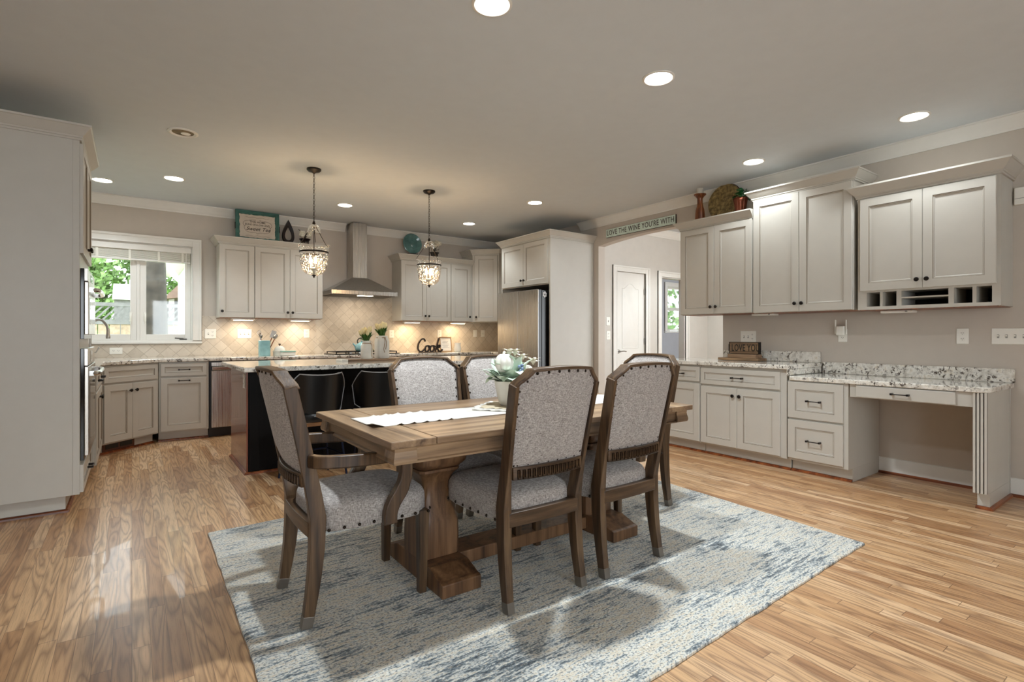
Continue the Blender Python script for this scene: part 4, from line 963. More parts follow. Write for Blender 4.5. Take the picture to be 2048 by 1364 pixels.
# ------------------------------------------------------------------ centrepiece
ZP = ZT + 0.0165
pt = thing('flower_pot', 'ribbed cream pot in the middle of the dining table', 'pot', (1.672, 2.335, ZP))
B().lathe([(0.048, 0), (0.05, 0.004)] + [(0.052 + 0.029 * (k / 20) ** 0.8 + 0.0012 * (k % 2), 0.006 + 0.122 * k / 20) for k in range(21)] + [(0.083, 0.132), (0.078, 0.134), (0.076, 0.118), (0.001, 0.116)], 28).build('body', 'vase_white', pt, 0, 50)
fl = thing('floral_arrangement', 'artificial arrangement of white pumpkins, sage leaves and blue berries in the pot', 'flowers', (1.672, 2.335, ZP + 0.115))
def pumpkin(c, r):
    b = B(); n, m_ = 48, 14; rings = []
    for k in range(m_ + 1):
        th = PI * k / m_; row = []
        for i in range(n):
            a_ = 2 * PI * i / n; rib = 0.8 + 0.2 * abs(math.cos(a_ * 4)) ** 0.7
            rad = r * math.sin(th) * rib * 0.98 + 1e-4
            zz = -r * 1.02 * math.cos(th) * (1 - 0.18 * math.exp(-((math.sin(th)) * 3.2) ** 2))
            row.append((c[0] + rad * math.cos(a_), c[1] + rad * math.sin(a_), c[2] + zz))
        rings.append(row)
    o = b.loft(rings).build('pumpkin', 'pumpkin_white', fl, 0, 70)
    B().tube(cr([(c[0], c[1], c[2] + r * 0.66), (c[0] - 0.004, c[1], c[2] + r * 0.95), (c[0] + 0.004, c[1], c[2] + r * 1.15)], 3), [0.009] * 3 + [0.007] * 4, 7).build('pumpkin_stem', 'cream_petal', o)
pumpkin((-0.058, -0.035, 0.118), 0.053); pumpkin((0.098, -0.02, 0.06), 0.046); pumpkin((0.02, 0.085, 0.07), 0.046)
def leaf(b, base, tip, w, curl, lobes=0, mi=0):
    base, tip = Vector(base), Vector(tip); d = tip - base; l = d.length; d = d.normalized()
    sd = d.cross(Vector((0, 0, 1)));  sd = sd.normalized() if sd.length > 0.05 else Vector((1, 0, 0))
    up = sd.cross(d); n = 8; vs = []
    for k in range(n + 1):
        t = k / n; ww = w * math.sin(PI * min(1, t * 0.92 + 0.06)) ** 0.8
        if lobes: ww *= 0.7 + 0.5 * abs(math.sin(t * PI * lobes))
        p = base + d * (l * t) + up * (curl * math.sin(t * PI * 0.9)) - Vector((0, 0, 1)) * (abs(curl) * 0.8 * t * t)
        vs += [tuple(p - sd * ww + up * 0.25 * ww), tuple(p), tuple(p + sd * ww + up * 0.25 * ww)]
    b._add(vs, [(3 * k + j, 3 * k + j + 1, 3 * k + j + 4, 3 * k + j + 3) for k in range(n) for j in (0, 1)], mi)
b = B(); rnd = random.Random(3)
for k in range(64):
    a_ = rnd.uniform(0, 2 * PI); el = rnd.uniform(-0.25, 1.1); r0 = 0.03; r1 = rnd.uniform(0.12, 0.175)
    bs = (r0 * math.cos(a_), r0 * math.sin(a_), 0.01 + 0.02 * rnd.random())
    tp = (r1 * math.cos(a_) * math.cos(el), r1 * math.sin(a_) * math.cos(el), 0.04 + r1 * math.sin(el) * 0.95)
    leaf(b, bs, tp, rnd.uniform(0.026, 0.042), rnd.uniform(-0.02, 0.03), 2 if k % 3 == 0 else 0)
for a_, l in ((-1.2, 0.15), (-0.8, 0.16), (-1.5, 0.13)): leaf(b, (0.06 * math.cos(a_), 0.06 * math.sin(a_), 0.02), (0.105 * math.cos(a_), 0.105 * math.sin(a_), -0.09), 0.028, 0.02, 3)
b.build('leaves', 'sage_leaf', fl, 0, 60)
b = B()
for c_ in ((0.06, 0.03, 0.15), (0.125, 0.05, 0.12), (0.02, 0.03, 0.15), (0.15, -0.02, 0.10)):
    for k in range(11):
        a_ = 2 * PI * k / 11; leaf(b, c_, (c_[0] + 0.05 * math.cos(a_), c_[1] + 0.05 * math.sin(a_), c_[2] + 0.028 + 0.02 * (k % 2)), 0.011, 0.012)
b.build('petals', 'cream_petal', fl, 0, 60)
b = B()
for c_ in ((-0.01, -0.105, 0.10), (0.006, -0.11, 0.088), (-0.006, -0.108, 0.078), (0.012, -0.1, 0.105), (0.0, -0.1, 0.045)): b.sphere(c_, 0.0095, 10, 7)
b.build('berries', 'berry_blue', fl)
# ------------------------------------------------------------------ bar stools
def stool():
    t = thing('bar_stool', 'black leather bucket stool at the island, left of the pair', 'stool', (0, 0, 0), 0, 'black bucket stools at the island')
    b = B(); nu, nv = 20, 9; G = []
    def sh(u, v, off):
        a_ = u * 1.25; top = 0.885 - 0.03 * (1 - abs(u) ** 2) - 0.19 * max(0, abs(u) - 0.62) * 2.0; bot = 0.53 + 0.05 * abs(u) ** 2
        z = bot + (top - bot) * v; rx, ry = 0.205 + 0.022 * v + off, 0.185 + 0.045 * v + off
        return (rx * math.sin(a_) * 1.02, -ry * math.cos(a_) + 0.02, z)
    out = [[sh(-1 + 2 * i / nu, j / nv, 0.012) for i in range(nu + 1)] for j in range(nv + 1)]
    inn = [[sh(-1 + 2 * i / nu, j / nv, -0.012) for i in range(nu + 1)] for j in range(nv + 1)]
    n1 = nu + 1
    per = lambda G: G[0] + [r[-1] for r in G[1:]] + G[-1][-2::-1] + [r[0] for r in G[-2:0:-1]]
    for g in (out, inn): b._add([p for r in g for p in r], [(r * n1 + k, r * n1 + k + 1, (r + 1) * n1 + k + 1, (r + 1) * n1 + k) for r in range(nv) for k in range(nu)])
    b.loft([per(out), per(inn)], 0, False)
    bk = b.build('backrest', 'black_leather', t, 0, 60)
    B().tube(per([[sh(-1 + 2 * i / nu, j / nv, 0.014) for i in range(nu + 1)] for j in range(nv + 1)]), 0.0045, 6, 0, True).build('piping', 'piping', bk)
    se_ = lambda rx, ry, z: [(rx * (abs(math.cos(a_)) ** 4 + abs(math.sin(a_)) ** 4) ** -0.25 * math.cos(a_), 0.02 + ry * (abs(math.cos(a_)) ** 4 + abs(math.sin(a_)) ** 4) ** -0.25 * math.sin(a_), z) for a_ in [2 * PI * (k + 0.5) / 28 for k in range(28)]]
    B().loft([se_(0.195, 0.185, 0.485), se_(0.205, 0.195, 0.50), se_(0.205, 0.195, 0.545), se_(0.185, 0.175, 0.562), se_(0.1, 0.1, 0.566)]).build('seat', 'black_leather', t, 0, 50)
    B().box(-0.185, 0.185, -0.16, 0.19, 0.452, 0.486).build('seat_base', 'stool_leather_brown', t, 0.004, 0)
    for sx in (-1, 1):
        for sy in (-1, 1): B().tube([(sx * 0.16, sy * 0.14 + 0.01, 0.455), (sx * 0.205, sy * 0.19 + 0.01, 0.003)], 0.0095, 8).build('leg', 'stool_metal', t)
    z = 0.2; f = lambda h: 0.16 + 0.045 * (0.455 - h) / 0.455; g_ = lambda h: 0.14 + 0.05 * (0.455 - h) / 0.455
    B().tube([(-f(z), -g_(z) + 0.01, z), (f(z), -g_(z) + 0.01, z), (f(z), g_(z) + 0.01, z), (-f(z), g_(z) + 0.01, z)], 0.008, 8, 0, True).build('footrest', 'stool_metal', t)
    return t
so = stool(); put(so, (1.195, 4.40, 0), 6)
dup(so, (1.76, 4.42, 0), -14, 'black leather bucket stool at the island, nearer the dining chair backs')
# ------------------------------------------------------------------ things on the island
ZI = 0.913
bd = tag(put(B().box(-0.30, 0.30, -0.11, 0.11, 0, 0.02).box(-0.36, -0.30, -0.112, 0.112, -0.0, 0.022, 1).build('serving_board', ['board_wood', 'ceramic_white'], None, 0.003, 0), (1.99, 5.10, ZI), -4), 'long wooden serving board with white end under the two vases', 'serving board')
def tulips(vx, vy, vz, n, seed, label, group, spread):
    rn = random.Random(seed); proto = None
    for k in range(n):
        a_ = 2 * PI * k / n + rn.uniform(-0.3, 0.3); tl = spread * (0.25 + 0.75 * (k % 3) / 2) * rn.uniform(0.8, 1.1)
        if proto is None:
            proto = thing('tulip', label, 'flower', (0, 0, 0), 0, group)
            B().tube([(0, 0, -0.10), (0, 0, 0.085)], 0.0032, 6).build('stem', 'stem_green', proto)
            b = B()
            for a2 in (0.4, 2.4, 4.4): leaf(b, (0.004 * math.cos(a2), 0.004 * math.sin(a2), -0.02), (0.052 * math.cos(a2), 0.052 * math.sin(a2), 0.07 + 0.01 * a2 * 0.5), 0.0135, 0.012)
            b.build('leaf', 'leaf_green', proto, 0, 60)
            b = B(); rings = []
            for r_, z in ((0.002, 0.078), (0.012, 0.084), (0.0175, 0.096), (0.0175, 0.108), (0.0135, 0.122), (0.006, 0.134)):
                rings.append([(r_ * (1 + 0.1 * math.cos(3 * x)) * math.cos(x), r_ * (1 + 0.1 * math.cos(3 * x)) * math.sin(x), z + 0.004 * math.cos(3 * x) * (z > 0.12)) for x in [2 * PI * i / 18 for i in range(18)]])
            b.loft(rings).build('blossom', 'tulip_cream', proto, 0, 60); o = proto
        else: o = dup(proto, (0, 0, 0), 0, label)
        o.location = (vx + 0.016 * math.cos(a_), vy + 0.016 * math.sin(a_), vz + rn.uniform(-0.018, 0.012))
        o.rotation_euler = (tl * math.sin(-a_) * 1.0, tl * math.cos(a_), a_ * 1.7)
v1 = thing('vase', 'shorter round white milk-bottle vase of tulips with twine at its neck', 'vase', (1.885, 5.06, ZI + 0.0205))
B().lathe([(0.001, 0.001), (0.054, 0), (0.058, 0.006), (0.058, 0.11), (0.054, 0.13), (0.042, 0.152), (0.038, 0.16), (0.040, 0.165), (0.040, 0.178), (0.036, 0.18), (0.035, 0.15), (0.001, 0.14)], 28).build('body', 'vase_white', v1, 0, 50)
B().lathe([(0.041, 0.150), (0.045, 0.154), (0.041, 0.158)], 24, cap=False).tube(cr([(0.03, -0.034, 0.153), (0.036, -0.048, 0.12), (0.03, -0.056, 0.06), (0.034, -0.055, 0.02)], 4), 0.0025, 5).build('twine', 'twine', v1)
tulips(1.885, 5.06, ZI + 0.205, 12, 1, 'cream tulip in the shorter round vase on the island', 'tulips in the shorter vase', 0.62)
v2 = thing('vase', 'taller white vase of tulips with long hanging twine', 'vase', (2.075, 5.14, ZI + 0.0205))
B().lathe([(0.001, 0.001), (0.062, 0), (0.065, 0.006), (0.065, 0.175), (0.06, 0.195), (0.052, 0.208), (0.052, 0.228), (0.048, 0.23), (0.046, 0.19), (0.001, 0.18)], 28, sq=5).build('body', 'vase_white', v2, 0, 50)
B().lathe([(0.053, 0.206), (0.0575, 0.21), (0.053, 0.214)], 24, cap=False).tube(cr([(0.0, -0.057, 0.21), (0.004, -0.07, 0.17), (-0.006, -0.068, 0.10), (0.0, -0.068, 0.06)], 4), 0.0028, 5).tube(cr([(0.012, -0.057, 0.21), (0.02, -0.07, 0.16), (0.014, -0.068, 0.09)], 4), 0.0028, 5).build('twine', 'twine', v2)
tulips(2.075, 5.14, ZI + 0.255, 13, 2, 'cream tulip in the taller vase on the island', 'tulips in the taller vase', 0.6)
# ------------------------------------------------------------------ things on the back counter
ZK = 0.913
ck = thing('cooktop', 'black gas cooktop with iron grates under the hood', 'cooktop', (2.595, 7.14, ZK))
B().box(-0.45, 0.45, -0.25, 0.25, 0, 0.012).build('glass_top', 'black_gloss', ck, 0.004, 0)
for gx in (-0.29, 0.0, 0.29):
    b = B()
    for y_ in (-0.2, -0.07, 0.07, 0.2): b.box(gx - 0.135, gx + 0.135, y_ - 0.006, y_ + 0.006, 0.028, 0.04)
    for x_ in (-0.13, 0.0, 0.13): b.box(gx + x_ - 0.006, gx + x_ + 0.006, -0.206, 0.206, 0.028, 0.04)
    for x_ in (-0.13, 0.13):
        for y_ in (-0.2, 0.2): b.box(gx + x_ - 0.006, gx + x_ + 0.006, y_ - 0.006, y_ + 0.006, 0.01, 0.03)
    b.build('grate', 'black_plastic', ck, 0, 0)
for k in range(5): B().lathe([(0.02, 0.011), (0.018, 0.03), (0.001, 0.031)], 12, (-0.24 + 0.12 * k, -0.225, 0)).build('knob', 'chrome', ck)
kt = thing('kettle', 'teal enamel tea kettle on the cooktop behind the vases', 'kettle', (2.58, 7.12, ZK + 0.0405))
B().lathe([(0.001, 0), (0.075, 0), (0.088, 0.02), (0.09, 0.05), (0.078, 0.085), (0.05, 0.108), (0.03, 0.114)], 28).build('body', 'teal_ceramic', kt, 0, 60)
B().lathe([(0.042, 0.110), (0.03, 0.118), (0.01, 0.122), (0.008, 0.13), (0.014, 0.138), (0.001, 0.144)], 16).build('lid', 'teal_ceramic', kt)
B().tube(cr([(-0.07, 0, 0.05), (-0.10, 0, 0.08), (-0.122, 0, 0.105)], 4), [0.02, 0.019, 0.017, 0.015, 0.013, 0.012, 0.011, 0.010, 0.010], 10).build('spout', 'teal_ceramic', kt)
B().tube(cr([(0.05, 0, 0.10), (0.07, 0, 0.14), (0.03, 0, 0.175), (-0.03, 0, 0.175), (-0.06, 0, 0.14), (-0.05, 0, 0.105)], 5), 0.007, 8).build('handle', 'black_plastic', kt)
cc = thing('utensil_crock', 'tall turquoise ceramic crock holding cooking utensils', 'crock', (1.345, 7.15, ZK))
B().lathe([(0.001, 0.002), (0.066, 0), (0.069, 0.006), (0.069, 0.178), (0.071, 0.186), (0.067, 0.19), (0.062, 0.184), (0.062, 0.02), (0.001, 0.015)], 32).build('body', 'teal_ceramic', cc, 0, 50)
def utensil(kind, label, x, y, tx, ty, l):
    o = thing('utensil', label, 'utensil', (1.345 + x, 7.15 + y, ZK + 0.025), 0, 'utensils in the turquoise crock'); o.rotation_euler = (-ty, tx, 0)
    B().tube([(0, 0, 0), (0, 0, l)], 0.006, 8).build('handle', 'candlestick_wood' if kind != 'whisk' else 'chrome', o)
    if kind == 'whisk':
        b = B()
        for k in range(4):
            a_ = k * PI / 4; b.tube(cr([(0, 0, l)] + [(0.022 * s_ * math.cos(a_), 0.022 * s_ * math.sin(a_), l + z) for s_, z in ((0.5, 0.03), (1, 0.06), (0.7, 0.085), (0, 0.095), (-0.7, 0.085), (-1, 0.06), (-0.5, 0.03))] + [(0, 0, l)], 3), 0.0016, 5)
        b.build('wires', 'chrome', o)
    elif kind == 'spoon': B().lathe([(0.001, 0), (0.018, 0.02), (0.024, 0.045), (0.016, 0.068), (0.001, 0.075)], 14, (0, 0, l - 0.005)).build('bowl', 'nickel', o)
    else: B().box(-0.03, 0.03, -0.003, 0.003, l - 0.005, l + 0.09).build('blade', 'nickel', o, 0.002, 0)
utensil('whisk', 'wire whisk leaning left in the turquoise crock', -0.02, 0.0, -0.14, 0.02, 0.20)
utensil('spoon', 'metal spoon standing at the left of the turquoise crock', -0.03, 0.015, -0.05, -0.03, 0.19)
utensil('spatula', 'slotted metal turner leaning right in the turquoise crock', 0.015, 0.0, 0.34, 0.0, 0.215)
utensil('spoon', 'wooden-handled ladle leaning furthest right in the turquoise crock', 0.03, -0.015, 0.42, -0.05, 0.20)
bt = thing('butter_dish', 'white domed ceramic dish with dark knob beside the turquoise crock', 'butter dish', (1.53, 7.18, ZK))
B().lathe([(0.001, 0), (0.075, 0), (0.078, 0.012), (0.078, 0.05), (0.09, 0.055), (0.088, 0.06), (0.001, 0.058)], 24).build('base', 'ceramic_white', bt, 0, 40)
B().lathe([(0.066, 0.0585), (0.066, 0.07), (0.058, 0.095), (0.036, 0.115), (0.014, 0.121), (0.001, 0.122)], 24).build('dome', 'ceramic_white', bt, 0, 60)
B().lathe([(0.006, 0.12), (0.007, 0.13), (0.016, 0.138), (0.013, 0.148), (0.001, 0.151)], 12).build('knob', 'letter_wood', bt)
bx = thing('casserole_dish', 'low white and sage-green lidded dish right of the domed dish', 'dish', (1.60, 7.02, ZK))
B().box(-0.085, 0.075, -0.05, 0.05, 0, 0.045).build('base', 'ceramic_white', bx, 0.008, 40)
B().box(-0.09, 0.08, -0.055, 0.055, 0.0455, 0.062).build('lid', 'sage_green', bx, 0.006, 40)
# Cook letters
wd = thing('word_sign', 'dark wooden cut-out script word Cook standing on the back counter', 'sign', (3.63, 7.17, ZK))
def stroke(nm, pts, sc=1.0):
    P = [(x, 0, z) for x, z in pts]
    B().bar(cr(P, 6), 0.03, 0.021, 0, (0, 1, 0)).build(nm, 'letter_wood', wd, 0.002, 40)
    B().bar(cr([(x, -0.016, z) for x, _, z in P], 6), 0.004, 0.012, 0, (0, 1, 0)).build('letter_face', 'black_plastic', wd, 0, 40)
stroke('letter', [(-0.055, 0.165), (-0.075, 0.20), (-0.12, 0.195), (-0.165, 0.13), (-0.175, 0.06), (-0.145, 0.016), (-0.10, 0.022), (-0.06, 0.06)])
for x0 in (-0.035, 0.05):
    stroke('letter', [(x0 + 0.03, 0.10), (x0 - 0.005, 0.092), (x0 - 0.022, 0.05), (x0 - 0.008, 0.016), (x0 + 0.025, 0.02), (x0 + 0.045, 0.06), (x0 + 0.03, 0.10), (x0 + 0.065, 0.085)])
stroke('letter', [(0.115, 0.012), (0.14, 0.10), (0.175, 0.215)])
stroke('letter', [(0.135, 0.07), (0.17, 0.105), (0.195, 0.10), (0.18, 0.072), (0.15, 0.062), (0.175, 0.02), (0.215, 0.018), (0.235, 0.045)])
B().box(-0.16, 0.21, -0.012, 0.012, 0, 0.01).build('base', 'letter_wood', wd, 0, 0)
pf = thing('picture_frame', 'small brown framed white print leaning on the tile beside the Cook letters', 'picture', (4.005, 7.30, ZK), 0); pf.rotation_euler = (-0.16, 0, 0)
b = B(); w_, h_ = 0.105, 0.235
b.box(-w_, w_, -0.012, 0, 0, 0.014).box(-w_, w_, -0.012, 0, h_ - 0.014, h_).box(-w_, -w_ + 0.014, -0.012, 0, 0.014, h_ - 0.014).box(w_ - 0.014, w_, -0.012, 0, 0.014, h_ - 0.014)
b.build('frame', 'twine', pf, 0.001, 0)
b = B().box(-w_ + 0.014, w_ - 0.014, -0.006, -0.002, 0.014, h_ - 0.014)
for k in range(6): b.box(-0.06 + 0.01 * (k % 2), 0.06 - 0.014 * ((k * 2) % 3), -0.0068, -0.0058, 0.06 + 0.02 * k, 0.063 + 0.02 * k, 1)
b.build('print', ['paper_white', 'ink_grey'], pf, 0, 0)
jr = thing('glass_jar', 'small milky glass jar beside the framed print', 'jar', (4.165, 7.22, ZK))
B().lathe([(0.001, 0.001), (0.046, 0), (0.056, 0.02), (0.056, 0.07), (0.046, 0.10), (0.05, 0.125), (0.054, 0.14), (0.05, 0.14), (0.043, 0.10), (0.05, 0.05), (0.001, 0.01)], 28).build('body', 'ceramic_white', jr, 0, 50)
# ------------------------------------------------------------------ things on top of the back wall cabinets
ZU = 2.3595
sg = thing('framed_sign', 'teal framed sign reading THIS HOME RUNS ON LOVE AND Sweet Tea above the wall cabinet', 'sign', (1.30, 7.33, ZU + 0.002)); sg.rotation_euler = (-0.07, 0, 0)
w_, h_ = 0.255, 0.385
b = B()
for i0, i1, t_ in ((0.0, 0.024, 0.03), (0.024, 0.04, 0.022)):
    b.box(-w_ + i0, w_ - i0, -t_, 0, i0, i1).box(-w_ + i0, w_ - i0, -t_, 0, h_ - i1, h_ - i0).box(-w_ + i0, -w_ + i1, -t_, 0, i1, h_ - i1).box(w_ - i1, w_ - i0, -t_, 0, i1, h_ - i1)
b.build('frame', 'teal_wood', sg, 0.002, 0)
for s in (-1, 1): B().box(s * (w_ + 0.002) - 0.004, s * (w_ + 0.002) + 0.004, -0.03, 0.0, 0.14, 0.22).build('hinge', 'bronze', sg, 0, 0)
B().box(-w_ + 0.03, w_ - 0.03, -0.008, 0.0, 0.03, h_ - 0.03).build('backing', 'teal_wood', sg, 0, 0)
rn = random.Random(5); edge = []
for (x0, z0_), (x1, z1_) in (((-0.207, 0.047), (0.207, 0.047)), ((0.207, 0.047), (0.207, 0.338)), ((0.207, 0.338), (-0.207, 0.338)), ((-0.207, 0.338), (-0.207, 0.047))):
    for k in range(18): t_ = k / 18; edge.append((x0 + (x1 - x0) * t_ + rn.uniform(-0.004, 0.004), z0_ + (z1_ - z0_) * t_ + rn.uniform(-0.004, 0.004)))
pp = B().prism(edge, -0.0105, -0.008, 0, 'xz').build('paper', 'paper_cream', sg, 0, 0)
text('lettering', 'THIS HOME', 0.036, 'ink', sg, (0, -0.0108, 0.248), depth=0.0006, off=0.0004)
text('lettering', 'RUNS ON LOVE AND', 0.030, 'ink', sg, (0, -0.0108, 0.212), depth=0.0006, off=0.0004)
text('lettering', 'Sweet Tea', 0.066, 'ink', sg, (0.005, -0.0108, 0.158), depth=0.0006, shear=0.35, off=0.0005)
b = B()
for s in (-1, 1):
    b.tube(cr([(s * 0.02, -0.0112, 0.275), (s * 0.09, -0.0112, 0.268), (s * 0.15, -0.0112, 0.25), (s * 0.168, -0.0112, 0.215), (s * 0.15, -0.0112, 0.19), (s * 0.135, -0.0112, 0.205), (s * 0.155, -0.0112, 0.17), (s * 0.12, -0.0112, 0.118), (s * 0.03, -0.0112, 0.112), (0, -0.0112, 0.098)], 6), 0.0016, 5)
    b.tube(cr([(0, -0.0112, 0.30), (s * 0.05, -0.0112, 0.31), (s * 0.10, -0.0112, 0.302), (s * 0.14, -0.0112, 0.312)], 5), 0.0012, 5)
    b.tube(cr([(0, -0.0112, 0.075), (s * 0.05, -0.0112, 0.066), (s * 0.10, -0.0112, 0.073), (s * 0.14, -0.0112, 0.064)], 5), 0.0012, 5)
b.build('scrollwork', 'ink', sg)
b = B(); n = 40
def drop(sc, k): t_ = 2 * PI * k / n; return (sc * 0.084 * math.sin(t_) * math.sin(t_ / 2) ** 1.1 * 1.18, 0.164 + sc * 0.154 * math.cos(t_))
rings = []
for sc, y_, dz in ((1.0, -0.02, 0), (1.06, 0.0, 0), (1.0, 0.02, 0), (0.58, 0.012, -0.02), (0.56, 0.0, -0.02), (0.58, -0.012, -0.02)):
    rings.append([(drop(sc, k)[0], y_, drop(sc, k)[1] + dz) for k in range(n)])
b.loft(rings, 0, False, True, True)
td = b.build('teardrop_vase', 'black_ceramic', None, 0, 60); put(td, (1.662, 7.31, ZU + 0.0005)); td.rotation_euler = (0, 0, 0.1)
tag(td, 'glossy black teardrop-shaped vase with open centre above the wall cabinet', 'vase')
def small_flowers(x, label, potmat, spread, hgt, sd):
    o = thing('flower_bowl', label, 'flowers', (x, 7.30, ZU))
    B().lathe([(0.001, 0), (0.05, 0), (0.055, 0.07), (0.075, 0.09), (0.07, 0.095), (0.001, 0.088)], 20).build('bowl', potmat, o, 0, 50)
    rn = random.Random(sd)
    for k in range(7):
        c_ = (rn.uniform(-spread, spread), rn.uniform(-0.05, 0.03), hgt + rn.uniform(-0.05, 0.05)); b = B()
        for i in range(7):
            a_ = 2 * PI * i / 7; b.lathe([(0.004, 0.0), (0.017, 0.012), (0.014, 0.022), (0.001, 0.026)], 8, (c_[0] + 0.022 * math.cos(a_), c_[1] + 0.012 * math.sin(a_), c_[2] + 0.02 * math.sin(a_ * 2)))
        b.sphere(c_, 0.022, 8, 6); b.tube([c_, (c_[0] * 0.3, 0, 0.08)], 0.003, 5)
        b.build('blossom', 'cream_petal', o, 0, 60)
    b = B()
    for k in range(9):
        a_ = rn.uniform(0, 2 * PI); leaf(b, (0, 0, 0.085), (0.11 * math.cos(a_), 0.05 * math.sin(a_), 0.12 + 0.12 * rn.random()), 0.02, 0.02)
    b.build('leaf', 'bark', o, 0, 60)
small_flowers(1.87, 'cream flowers in a dark bowl on the cabinet, behind the left pendant', 'black_ceramic', 0.07, 0.16, 4)
small_flowers(3.80, 'brown jug of dried cream flowers on the cabinet, behind the right pendant', 'bark', 0.08, 0.22, 9)
pl = thing('glass_plate', 'round teal glass plate leaning against the wall above the cabinet', 'plate', (3.475, 7.40, ZU + 0.20)); pl.rotation_euler = (-0.1, 0, 0)
B().lathe([(0.001, 0.0), (0.07, 0.001), (0.095, 0.008), (0.105, 0.004), (0.145, -0.012), (0.155, -0.008), (0.152, 0.002), (0.1, 0.016), (0.001, 0.012)], 44, (0, 0, 0.012), 0, 'y').build('dish', 'teal_glass_plate', pl, 0, 40)
b = B()
for r_ in (0.045, 0.075, 0.115): b.tube([(r_ * math.cos(2 * PI * k / 40), -0.008 if r_ < 0.1 else 0.004, 0.012 + r_ * math.sin(2 * PI * k / 40)) for k in range(40)], 0.003, 6, 0, True)
b.build('relief_ring', 'teal_glass_plate', pl)
B().box(-0.08, 0.08, -0.02, 0.03, -0.199, -0.14).build('plate_stand', 'bronze', pl, 0, 0)
# ------------------------------------------------------------------ things on the right wall cabinets and counter
ZV = 2.3795
cs = thing('candlestick', 'turned wooden candlestick on the wall cabinet next to the archway', 'candlestick', (4.98, 3.41, ZV))
B().lathe([(0.001, 0), (0.05, 0), (0.052, 0.06), (0.05, 0.12), (0.046, 0.17), (0.034, 0.215), (0.028, 0.26), (0.028, 0.315), (0.036, 0.33), (0.05, 0.352), (0.062, 0.362), (0.064, 0.372), (0.001, 0.374)], 24).build('column', 'candlestick_wood', cs, 0, 40)
cs.scale = (1, 1, 0.84)
tag(put(B().lathe([(0.001, 0), (0.037, 0), (0.038, 0.06), (0.034, 0.066), (0.004, 0.062), (0.003, 0.07), (0.001, 0.07)], 20).build('candle', 'candle_wax', None, 0, 40), (4.98, 3.41, ZV + 0.3148)), 'thick cream pillar candle on the turned wooden candlestick', 'candle')
wp = thing('woven_plate', 'large round woven gold charger plate leaning above the wall cabinet', 'plate', (5.06, 3.17, ZV + 0.196), -90); wp.rotation_euler = (-0.12, 0, -PI / 2)
B().lathe([(0.001, 0.0), (0.12, 0.001), (0.185, -0.012), (0.187, -0.004), (0.12, 0.01), (0.001, 0.009)], 48, (0, 0, 0), 0, 'y').build('disc', 'woven_gold', wp, 0, 40)
B().tube([(0.187 * math.cos(2 * PI * k / 48), 0.008, 0.187 * math.sin(2 * PI * k / 48)) for k in range(48)], 0.0075, 7, 0, True).build('rim', 'letter_wood', wp)
B().box(-0.07, 0.07, -0.02, 0.04, -0.195, -0.184).build('easel', 'bronze', wp, 0, 0)
iv = thing('potted_ivy', 'small green ivy plant in a ribbed copper pot on the wall cabinet', 'plant', (4.95, 2.925, ZV))
b = B(); n = 32
b.loft([[(r_ * (1 + 0.06 * math.cos(16 * a_)) * math.cos(a_), r_ * (1 + 0.06 * math.cos(16 * a_)) * math.sin(a_), z) for a_ in [2 * PI * k / n for k in range(n)]] for r_, z in ((0.055, 0.0), (0.06, 0.06), (0.072, 0.15), (0.085, 0.2), (0.08, 0.205), (0.06, 0.19))])
b.build('pot', 'copper_pot', iv, 0, 60)
b = B(); rn = random.Random(8)
for k in range(95):
    a_ = rn.uniform(0, 2 * PI); el = rn.uniform(-0.5, 1.5); r0 = rn.uniform(0.03, 0.085)
    c_ = Vector((r0 * math.cos(a_) * math.cos(el), r0 * math.sin(a_) * math.cos(el), 0.225 + r0 * 1.05 * math.sin(el)))
    d_ = Vector((math.cos(a_) * math.cos(el), math.sin(a_) * math.cos(el), math.sin(el) - 0.2)).normalized()
    leaf(b, c_, c_ + d_ * rn.uniform(0.028, 0.042), rn.uniform(0.013, 0.02), 0.008, 1)
b.build('leaves', 'ivy_green', iv, 0, 60)
iv.scale = (0.82, 0.82, 0.8)
lw = thing('wall_sign', 'long mint wooden sign reading LOVE THE WINE YOU\'RE WITH over the archway', 'sign', (XR - 0.001, 4.415, 2.478), -90)
B().box(-0.555, 0.555, -0.022, 0, 0, 0.108).build('board', 'mint_board', lw, 0.002, 0)
B().box(-0.557, 0.557, -0.019, -0.002, -0.002, 0.110).build('board_edge', 'ink', lw, 0, 0)
text('lettering', "LOVE THE WINE YOU'RE WITH", 0.094, 'letter_grey', lw, (0, -0.0225, 0.054), depth=0.0008, xs=0.77, off=0.0008, space=1.08)
il = thing('word_block', 'small wooden block reading I LOVE YOU on the right counter', 'sign', (5.01, 2.915, ZK + 0.0665), -90)
B().box(-0.155, 0.155, -0.02, 0.02, 0, 0.118).build('block', 'sign_wood', il, 0.002, 0)
b = B().box(-0.157, 0.157, -0.022, 0.022, 0.113, 0.12).box(-0.157, 0.157, -0.022, 0.022, -0.0, 0.005).box(-0.158, -0.152, -0.022, 0.022, 0, 0.12).box(0.152, 0.158, -0.022, 0.022, 0, 0.12)
b.build('edge_band', 'bronze', il, 0, 0)
text('lettering', 'I LOVE YOU', 0.098, 'black_plastic', il, (0, -0.0205, 0.058), depth=0.001, xs=0.60, off=0.0008, space=1.08)
w1 = tag(put(B().box(-0.16, 0.14, -0.06, 0.05, 0, 0.036).box(-0.16, -0.158, -0.061, 0.051, 0.004, 0.034).build('wood_block', 'board_wood', None, 0.002, 0), (5.0, 2.90, ZK + 0.0285), -90), 'pale wooden block under the I LOVE YOU sign', 'wood block')
w3 = tag(put(B().box(-0.235, 0.20, -0.085, 0.07, 0, 0.026).build('wood_tray', 'sign_wood', None, 0.003, 0), (5.0, 2.92, ZK + 0.001), -90), 'dark wooden board under the pale block on the right counter', 'tray')
